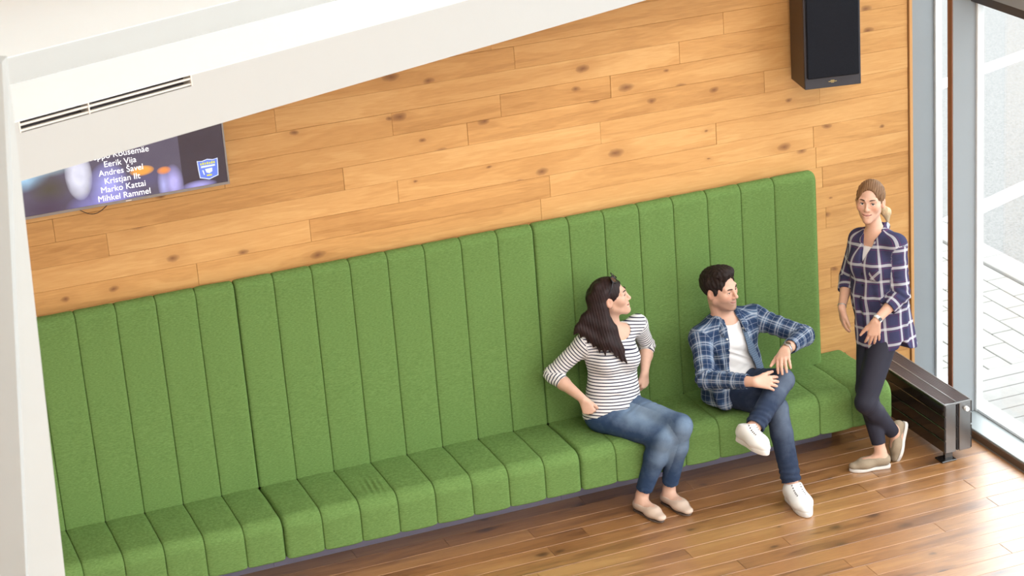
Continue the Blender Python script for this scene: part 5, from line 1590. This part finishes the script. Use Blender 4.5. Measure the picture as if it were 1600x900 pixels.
    eye_mesh(H, root, plain('hazel_iris', (0.10, 0.06, 0.03), 0.2), M_EYEW, M_PUP, fh)
    # teeth glimpsed in the smile
    MB().tube([H.w(-0.017, 0.0845, -0.0612), H.w(-0.008, 0.0890, -0.0628), H.w(0.008, 0.0890, -0.0628), H.w(0.017, 0.0845, -0.0612)], 0.0022, 6).build('teeth', plain('teeth', (0.75, 0.72, 0.66), 0.3), root)
    # --- wristwatch
    ax = unit(wL - eL); c_ = wL - ax * 0.018
    xh = unit(np.cross(ax, (-0.20, -0.46, 0.86))); nh = np.cross(xh, ax)
    ring = [c_ + (xh * math.cos(a) + nh * math.sin(a)) * 0.0325 for a in np.linspace(0, 2 * math.pi, 29)]
    Wt = MB()
    n = 28
    v = []
    for (dx, rr) in ((-0.009, 0.0318), (-0.009, 0.0345), (0.009, 0.0345), (0.009, 0.0318)):
        for i in range(n):
            a = 2 * math.pi * i / n
            v.append(c_ + ax * dx + (xh * math.cos(a) + nh * math.sin(a)) * rr)
    Wt.add(v, [(r * n + i, r * n + (i + 1) % n, ((r + 1) % 4) * n + (i + 1) % n, ((r + 1) % 4) * n + i) for r in range(4) for i in range(n)], True)
    wt = Wt.build('wristwatch', M_STEEL, root)
    d0 = c_ + nh * 0.033
    MB().cyl(d0, d0 + nh * 0.008, 0.0195, 0.0185, 24).build('watch_case', M_STEEL, wt)
    MB().cyl(d0 + nh * 0.008, d0 + nh * 0.0088, 0.0160, 0.0160, 24).build('watch_dial', plain('dark_dial', (0.05, 0.03, 0.03), 0.2), wt)
    return root

# ================================================================ standing woman, navy check shirt
def standing_woman():
    root = empty('person', (3.55, -0.74, 0.0))
    tag(root, 'woman in loose navy check shirt and dark leggings standing by the radiator', 'person')
    sR, sL = A3((3.566, -0.490, 1.318)), A3((3.668, -0.728, 1.336))
    lat = unit(A3((sL[0] - sR[0], sL[1] - sR[1], 0)))
    f0 = np.cross(lat, (0, 0, 1))
    nek = A3((3.622, -0.588, 1.372)); che = A3((3.618, -0.605, 1.215)); wai = A3((3.612, -0.628, 1.03)); pel = A3((3.606, -0.645, 0.880))
    hipR, hipL = A3((3.586, -0.590, 0.845)), A3((3.622, -0.700, 0.845))
    kR, kL = A3((3.492, -0.680, 0.470)), A3((3.432, -0.775, 0.432))
    aR, aL = A3((3.528, -0.772, 0.092)), A3((3.672, -0.712, 0.135))
    eR, eL = A3((3.530, -0.420, 1.070)), A3((3.655, -0.795, 1.055))
    wR, wL = A3((3.412, -0.548, 0.945)), A3((3.470, -0.838, 0.950))
    fh = unit((-0.640, -0.745, 0.10))
    H = Head((3.590, -0.578, 1.562), frame(fh, (0.06, 0.02, 1)), 0.98, False, 0.9, 0.0078)
    ftR = Foot((3.578, -0.788, 0.014), (3.345, -0.738, 0.014), (0, 0, 1), 0.245)
    ftL = Foot((3.728, -0.700, 0.216), (3.652, -0.742, 0.020), (-0.93, 0.10, 0.36), 0.240)
    def torso(S, e, k=0.04):
        S.eseg(pel, wai, lat, 0.155 + e, 0.110 + e, 0.128 + e, 0.090 + e, k)
        S.eseg(wai, che, lat, 0.128 + e, 0.090 + e, 0.142 + e, 0.100 + e, k)
        S.eseg(che, pt(che, nek, 0.70), lat, 0.142 + e, 0.100 + e, 0.105 + e, 0.066 + e, k)
        for q in (-1, 1): S.ell(che + lat * 0.062 * q + f0 * 0.070 + A3((0, 0, -0.01)), np.eye(3), A3((0.052, 0.052, 0.058)) + e, 0.03)
        S.cap(pt(che, nek, 0.82) - lat * 0.02, sR, 0.040 + e, 0.042 + e, 0.05)
        S.cap(pt(che, nek, 0.82) + lat * 0.02, sL, 0.040 + e, 0.042 + e, 0.05)
    S = Solid()
    H.skin(S)
    S.cap(nek + A3((0, 0, -0.02)), H.w(0, -0.022, -0.058), 0.050, 0.044, 0.03)
    torso(S, 0)
    S.cap(pel, hipR, 0.10, 0.085, 0.04); S.cap(pel, hipL, 0.10, 0.085, 0.04)
    for (s_, e_, w_) in ((sR, eR, wR), (sL, eL, wL)):
        S.cap(s_, e_, 0.042, 0.035, 0.03); S.cap(e_, pt(e_, w_, 0.3), 0.035, 0.035, 0.02); S.cap(pt(e_, w_, 0.3), w_, 0.035, 0.0225, 0.02)
    for (h_, k_, a_) in ((hipR, kR, aR), (hipL, kL, aL)):
        S.cap(h_, k_, 0.075, 0.050, 0.03); S.cap(k_, pt(k_, a_, 0.3), 0.047, 0.048, 0.02); S.cap(pt(k_, a_, 0.3), a_, 0.048, 0.031, 0.02)
    ftR.prims(S, 0, 0.02, aR, 0.031); ftL.prims(S, 0, 0.02, aL, 0.031)
    hand(S, wL, unit((-0.10, 0.10, -0.98)), (-0.30, -0.95, 0.0), -1, ((14, 12, 8), (12, 12, 8), (10, 12, 8), (8, 10, 8)), 1.0,
         spread=(0.16, 0.05, -0.08, -0.22), thumb=(0.72, 0.66, -0.1))
    hand(S, wR, unit((0.02, -0.02, -1)), (-0.96, 0.15, 0.0), 1, (16, 14, 10), 0.95, thumb=(0.85, 0.42, -0.2))
    V, Q = S.mesh(0.0058, [(H.o - 0.12, H.o + 0.12, 0.0022), (wL - A3((0.05, 0.04, 0.20)), wL + A3((0.06, 0.10, 0.01)), 0.003)], trim_last=False)
    np_mesh('body', V, Q, skin_material('skin_light', (0.62, 0.37, 0.27), (0.46, 0.17, 0.17)), root, H.attrs(V))
    # --- white tank top under the shirt
    T = Solid(); torso(T, 0.004)
    T.cap(nek, H.w(0, -0.02, -0.02), 0.060, 0.060, 0.004, 's')
    T.cut(che + A3((0, 0, 0.060)), (-f0 * 0.6 + A3((0, 0, 1))), che - A3((0.3, 0.3, 0.02)), che + 0.3, 0.004)
    T.cut(wai, (0, 0, -1), wai - 0.4, wai + A3((0.4, 0.4, 0.02)), 0.003)
    V, Q = T.mesh(0.006); np_mesh('tank_top', V, Q, M_TEE, root)
    # --- check shirt, loose with a longer rounded tail behind
    P = Solid()
    bk = -f0
    P.eseg(che, pt(che, nek, 0.72), lat, 0.160, 0.124, 0.118, 0.080, 0.04)
    P.eseg(wai, che, lat, 0.162, 0.132, 0.160, 0.124, 0.05)
    for q in (-1, 1): P.ell(che + lat * 0.062 * q + f0 * 0.072 + A3((0, 0, -0.01)), np.eye(3), A3((0.070, 0.070, 0.075)), 0.05)
    hem = A3((3.632, -0.655, 0.700)) + bk * 0.015
    P.eseg(hem - A3((0, 0, 0.03)), wai, lat, 0.168, 0.188, 0.162, 0.134, 0.05)
    P.cap(pt(che, nek, 0.84) - lat * 0.02, sR, 0.052, 0.054, 0.05); P.cap(pt(che, nek, 0.84) + lat * 0.02, sL, 0.052, 0.054, 0.05)
    cL, cR = pt(eL, wL, 0.50), pt(eR, wR, 0.45)
    P.cap(sL, eL, 0.058, 0.054, 0.035); P.cap(eL, cL, 0.054, 0.047, 0.012)
    P.cap(sR, eR, 0.058, 0.054, 0.03); P.cap(eR, cR, 0.054, 0.046, 0.012)
    for c_, e_ in ((cL, eL), (cR, eR)):
        a_ = unit(c_ - e_); P.cut(c_, a_, c_ - 0.05, c_ + 0.055, 0.003); P.cap(c_ - a_ * 0.015, c_ + a_ * 0.05, 0.036, 0.036, 0.002, 's')
    P.cap(nek, H.w(0, -0.02, -0.02), 0.060, 0.064, 0.004, 's')
    # open neck
    def vneck(x, y, z):
        px, py, pz = x - nek[0], y - nek[1], z - nek[2]
        u = px * lat[0] + py * lat[1]; fr = px * f0[0] + py * f0[1]
        hw = np.clip(0.052 + pz * 0.34, 0.0, 0.06)
        return np.maximum(np.maximum(np.abs(u) - hw, 0.012 - fr), -(pz + 0.14))
    P.fn(vneck, nek - A3((0.22, 0.22, 0.16)), nek + A3((0.2, 0.2, 0.08)), 0.006, 's')
    def hemline(x, y, z):
        px, py = x - hem[0], y - hem[1]
        fr = px * f0[0] + py * f0[1]; u = px * lat[0] + py * lat[1]
        line = 0.710 + 0.14 * fr - 0.030 * np.exp(-((fr - 0.13) / 0.06) ** 2) * 0 + 0.055 * np.exp(-((fr - 0.045) / 0.035) ** 2) - 0.05 * np.clip(-fr, 0, 1)
        return z - line
    P.fn(lambda x, y, z: hemline(x, y, z), hem - 0.30, hem + A3((0.30, 0.30, 0.14)), 0.004, 's')
    P.ripple(wai + f0 * 0.10 - A3((0, 0, 0.10)), lat, 0.0080, 0.085, 0.17, 41)
    P.ripple(hem + lat * 0.14 + bk * 0.10 + A3((0, 0, 0.10)), f0, 0.0080, 0.080, 0.18, 42)
    P.ripple(eL, unit(eL - sL) + unit(wL - eL), 0.0050, 0.040, 0.08, 43)
    P.ripple(pt(sL, eL, 0.5), (eL - sL) + lat * 0.1, 0.0030, 0.055, 0.09, 44)
    V, Q = P.mesh(0.0048)
    cu, cv = seg_uv(V, [(hem - A3((0, 0, 0.06)), nek, f0, 0.165, 0.0, 0.0), (pt(sL, eL, 0.15), eL, f0, 0.058, 0.03, 0.012), (eL, wL, f0, 0.058, 0.235, 0.012), (pt(sR, eR, 0.15), eR, f0, 0.058, 0.03, 0), (eR, wR, f0, 0.058, 0.235, 0)])
    shirt = np_mesh('check_shirt', V, Q, M_PLAIDW, root, {'cu': cu, 'cv': cv})
    def strip(pts, wid, nrm, th, name, mat):
        S2 = Solid(); S2.chain([A3(p) for p in pts], wid, 0.006, flat=(nrm, th)); v_, q_ = S2.mesh(0.0038)
        c_, d_ = seg_uv(v_, [(A3(pts[0]), A3(pts[-1]), nrm, 0.05, 0.045, 0.045)])
        return np_mesh(name, v_, q_, mat, shirt, {'cu': c_, 'cv': d_})
    strip([nek - lat * 0.030 + bk * 0.052 + A3((0, 0, 0.030)), nek + lat * 0.030 + bk * 0.052 + A3((0, 0, 0.032)), nek + lat * 0.062 + A3((0, 0, 0.018)), nek + lat * 0.060 + f0 * 0.060 + A3((0, 0, -0.030)), nek + lat * 0.040 + f0 * 0.086 + A3((0, 0, -0.070))],
          [0.020, 0.022, 0.024, 0.026, 0.016], lat * 0.8 + f0 * 0.4 + A3((0, 0, 0.3)), 0.45, 'collar', M_PLAIDW)
    strip([nek - lat * 0.030 + bk * 0.052 + A3((0, 0, 0.030)), nek - lat * 0.062 + A3((0, 0, 0.018)), nek - lat * 0.058 + f0 * 0.060 + A3((0, 0, -0.030)), nek - lat * 0.038 + f0 * 0.086 + A3((0, 0, -0.070))],
          [0.020, 0.024, 0.026, 0.016], -lat * 0.8 + f0 * 0.4 + A3((0, 0, 0.3)), 0.45, 'collar', M_PLAIDW)
    # chest pocket cut on the bias, dark buttons down the placket
    Fm = np.stack([lat, f0, A3((0, 0, 1))], 1)
    def front(lu, z_):
        m = (np.abs((V - che) @ lat - lu) < 0.008) & (np.abs(V[:, 2] - z_) < 0.008)
        return float(((V[m] - che) @ f0).max()) if m.any() else 0.14
    pc = che + lat * 0.078 + A3((0, 0, -0.035)); pc = pc + f0 * (front(0.078, pc[2]) - 0.006)
    Pk = Solid(); Pk.eseg(pc + A3((0, 0, 0.028)), pc - A3((0, 0, 0.022)), lat, 0.046, 0.011, 0.042, 0.012, 0.005)
    v_, q_ = Pk.mesh(0.0038)
    a_, b_ = (v_ - pc) @ lat, (v_ - pc)[:, 2]
    np_mesh('chest_pocket', v_, q_, M_PLAIDW, shirt, {'cu': (a_ + b_) * 0.7071 + 0.03, 'cv': (a_ - b_) * 0.7071 + 0.01})
    for z_ in (1.175, 1.105, 1.035):
        b_ = A3((che[0], che[1], z_)) + f0 * front(0.0, z_)
        MB().cyl(b_ - f0 * 0.003, b_ + f0 * 0.003, 0.006, 0.006, 12).build('button', plain('dark_button', (0.015, 0.015, 0.03), 0.4), shirt)
    # --- leggings
    Lg = Solid()
    Lg.eseg(pel + A3((0, 0, -0.03)), pt(pel, wai, 0.3), lat, 0.156, 0.118, 0.140, 0.104, 0.03)
    for i, (h_, k_, a_) in enumerate(((hipR, kR, aR), (hipL, kL, aL))):
        Lg.cap(h_, k_, 0.090, 0.062, 0.025); Lg.cap(k_, pt(k_, a_, 0.3), 0.061, 0.058, 0.02)
        a2 = pt(k_, a_, 0.86)
        Lg.cap(pt(k_, a_, 0.3), a2, 0.058, 0.041, 0.012)
        Lg.cut(a2, a_ - k_, a2 - 0.06, a2 + 0.06, 0.003)
        Lg.ripple(k_ + A3((0.03, 0, -0.02)), a_ - k_, 0.0022, 0.028, 0.06, 51 + i)
    V, Q = Lg.mesh(0.005); np_mesh('leggings', V, Q, M_LEG, root)
    # --- canvas slip-ons
    M_ES = plain('taupe_canvas', (0.30, 0.235, 0.165), 0.9, var=0.15, scale=150); M_ESS = plain('white_slipon_sole', (0.66, 0.63, 0.60), 0.7)
    for ft, ank in ((ftR, aR), (ftL, aL)):
        Sh = Solid()
        ft.prims(Sh, 0.0055, 0.02, None, toe=1.05)
        lo, hi = ft.box()
        Sh.ell(ft.w(0.084, 0, 0.092), ft.M, A3((0.060, 0.036, 0.050)) * ft.k, 0.008, 's')
        Sh.cut(ft.w(0.0, 0, 0.072), ft.M @ A3((0.08, 0, 1)), lo, hi, 0.006)
        Sh.cut(ft.w(0, 0, 0.002), -ft.M[:, 2], lo, hi, 0.003)
        V, Q = Sh.mesh(0.0035)
        sh = np_mesh('shoe', V, Q, M_ES, root)
        sole('sole', ft, M_ESS, sh, -0.013, 0.006, 0.002)
    # --- hair gathered into a fair ponytail
    Hr = Solid()
    Hr.ell(H.w(0, -0.018, 0.038), H.M, A3((0.082, 0.099, 0.092)) * 0.98, 0.01)
    Hr.ell(H.w(0, 0.116, 0.000), H.M, A3((0.068, 0.086, 0.106)) * 0.98, 0.008, 's')
    Hr.ell(H.w(0, 0.108, -0.050), H.M, A3((0.074, 0.080, 0.09)) * 0.98, 0.008, 's')
    for sx in (-1, 1):
        Hr.ell(H.w(sx * 0.090, -0.004, -0.022), H.M, A3((0.024, 0.026, 0.036)), 0.006, 's')
        Hr.ell(H.w(sx * 0.076, 0.045, -0.066), H.M, A3((0.03, 0.048, 0.066)), 0.006, 's')
    Hr.cut(H.w(0, -0.06, -0.075), H.M @ A3((0, 0.5, -1)), H.o - 0.2, H.o + 0.2, 0.01)
    Hr.ell(H.w(0, -0.104, 0.010), H.M, A3((0.036, 0.032, 0.036)), 0.02)
    Hr.cap(H.w(-0.060, 0.030, 0.075), H.w(-0.073, 0.050, 0.015), 0.006, 0.002, 0.004)
    Hr.cap(H.w(0.060, 0.030, 0.075), H.w(0.075, 0.050, 0.010), 0.007, 0.002, 0.004)
    kx, ky = H.M[:, 0], H.M[:, 1]
    Hr.disp(lambda x, y, z: 0.0014 * (np.sin((x * kx[0] + y * kx[1] + z * kx[2]) * 520 + 2 * np.sin((x * ky[0] + y * ky[1]) * 50)) + 0.8 * np.sin((x * kx[0] + y * kx[1] + z * 0.4) * 800)), H.o - 0.2, H.o + 0.2)
    V, Q = Hr.mesh(0.0032, trim_last=False)
    np_mesh('hair', V, Q, hair_material('light_brown_hair', (0.060, 0.026, 0.013), (0.27, 0.145, 0.068)), root, {'hs': V @ (H.M[:, 0] + 0.35 * H.M[:, 2])})
    Pt = Solid()
    b0_ = H.w(0, -0.128, 0.0)
    Pt.chain([b0_, H.w(0.0, -0.150, -0.045), A3((3.722, -0.528, 1.462)), A3((3.730, -0.530, 1.405))], [0.018, 0.026, 0.027, 0.008], 0.012)
    Pt.disp(lambda x, y, z: 0.0016 * np.sin((x - y) * 620 + 3 * np.sin(z * 60)), b0_ - 0.25, b0_ + 0.2)
    V, Q = Pt.mesh(0.0034)
    np_mesh('ponytail', V, Q, hair_material('fair_blond_hair', (0.40, 0.28, 0.15), (0.70, 0.56, 0.38)), root, {'hs': V[:, 0] - V[:, 1]})
    brow_lash(H, root, plain('brown_brow', (0.055, 0.026, 0.016), 0.8), M_LASH, 0.0034, lw=0.0018)
    eye_mesh(H, root, plain('grey_iris', (0.045, 0.040, 0.036), 0.2), M_EYEW, M_PUP, unit(A3(CAM_POS) - H.o))
    MB().tube([H.w(-0.016, 0.0840, -0.0610), H.w(-0.008, 0.0888, -0.0628), H.w(0.008, 0.0888, -0.0628), H.w(0.016, 0.0840, -0.0610)], 0.0021, 6).build('teeth', plain('teeth_2', (0.75, 0.72, 0.66), 0.3), root)
    nk = []
    for i in range(25):
        a = math.radians(-110 + 220 * i / 24)
        nk.append(nek + lat * (0.056 * math.sin(a)) + f0 * (0.010 + 0.066 * math.cos(a)) + A3((0, 0, 0.010 - 0.070 * max(0, math.cos(a)))))
    MB().tube(nk, 0.0010, 5).build('necklace', plain('gold_chain_2', (0.65, 0.48, 0.22), 0.3, 0.9), root)
    # --- fitness band and bracelet
    def ringband(w_, e_, off, rr, half, mat, name):
        ax = unit(w_ - e_); c_ = w_ - ax * off
        xh = unit(np.cross(ax, (0.2, -0.9, 0.3))); nh = np.cross(xh, ax)
        n = 28; v = []
        for (dx, r_) in ((-half, rr - 0.002), (-half, rr), (half, rr), (half, rr - 0.002)):
            for i in range(n):
                a = 2 * math.pi * i / n; v.append(c_ + ax * dx + (xh * math.cos(a) + nh * math.sin(a)) * r_)
        o = MB().add(v, [(r * n + i, r * n + (i + 1) % n, ((r + 1) % 4) * n + (i + 1) % n, ((r + 1) % 4) * n + i) for r in range(4) for i in range(n)], True).build(name, mat, root)
        return o, c_, ax, xh, nh
    bo, c_, ax, xh, nh = ringband(wL, eL, 0.014, 0.0275, 0.009, plain('white_silicone', (0.72, 0.72, 0.72), 0.5), 'fitness_band')
    q = c_ + nh * 0.027 * np.sign(nh @ A3((0, -1, 0.3)))
    MB().cyl(q, q + nh * np.sign(nh @ A3((0, -1, 0.3))) * 0.004, 0.011, 0.010, 16).build('band_display', plain('black_display', (0.01, 0.01, 0.012), 0.15), bo)
    ringband(wR, eR, 0.012, 0.0265, 0.003, M_STEEL, 'bracelet')
    return root

seated_woman()
seated_man()
standing_woman()
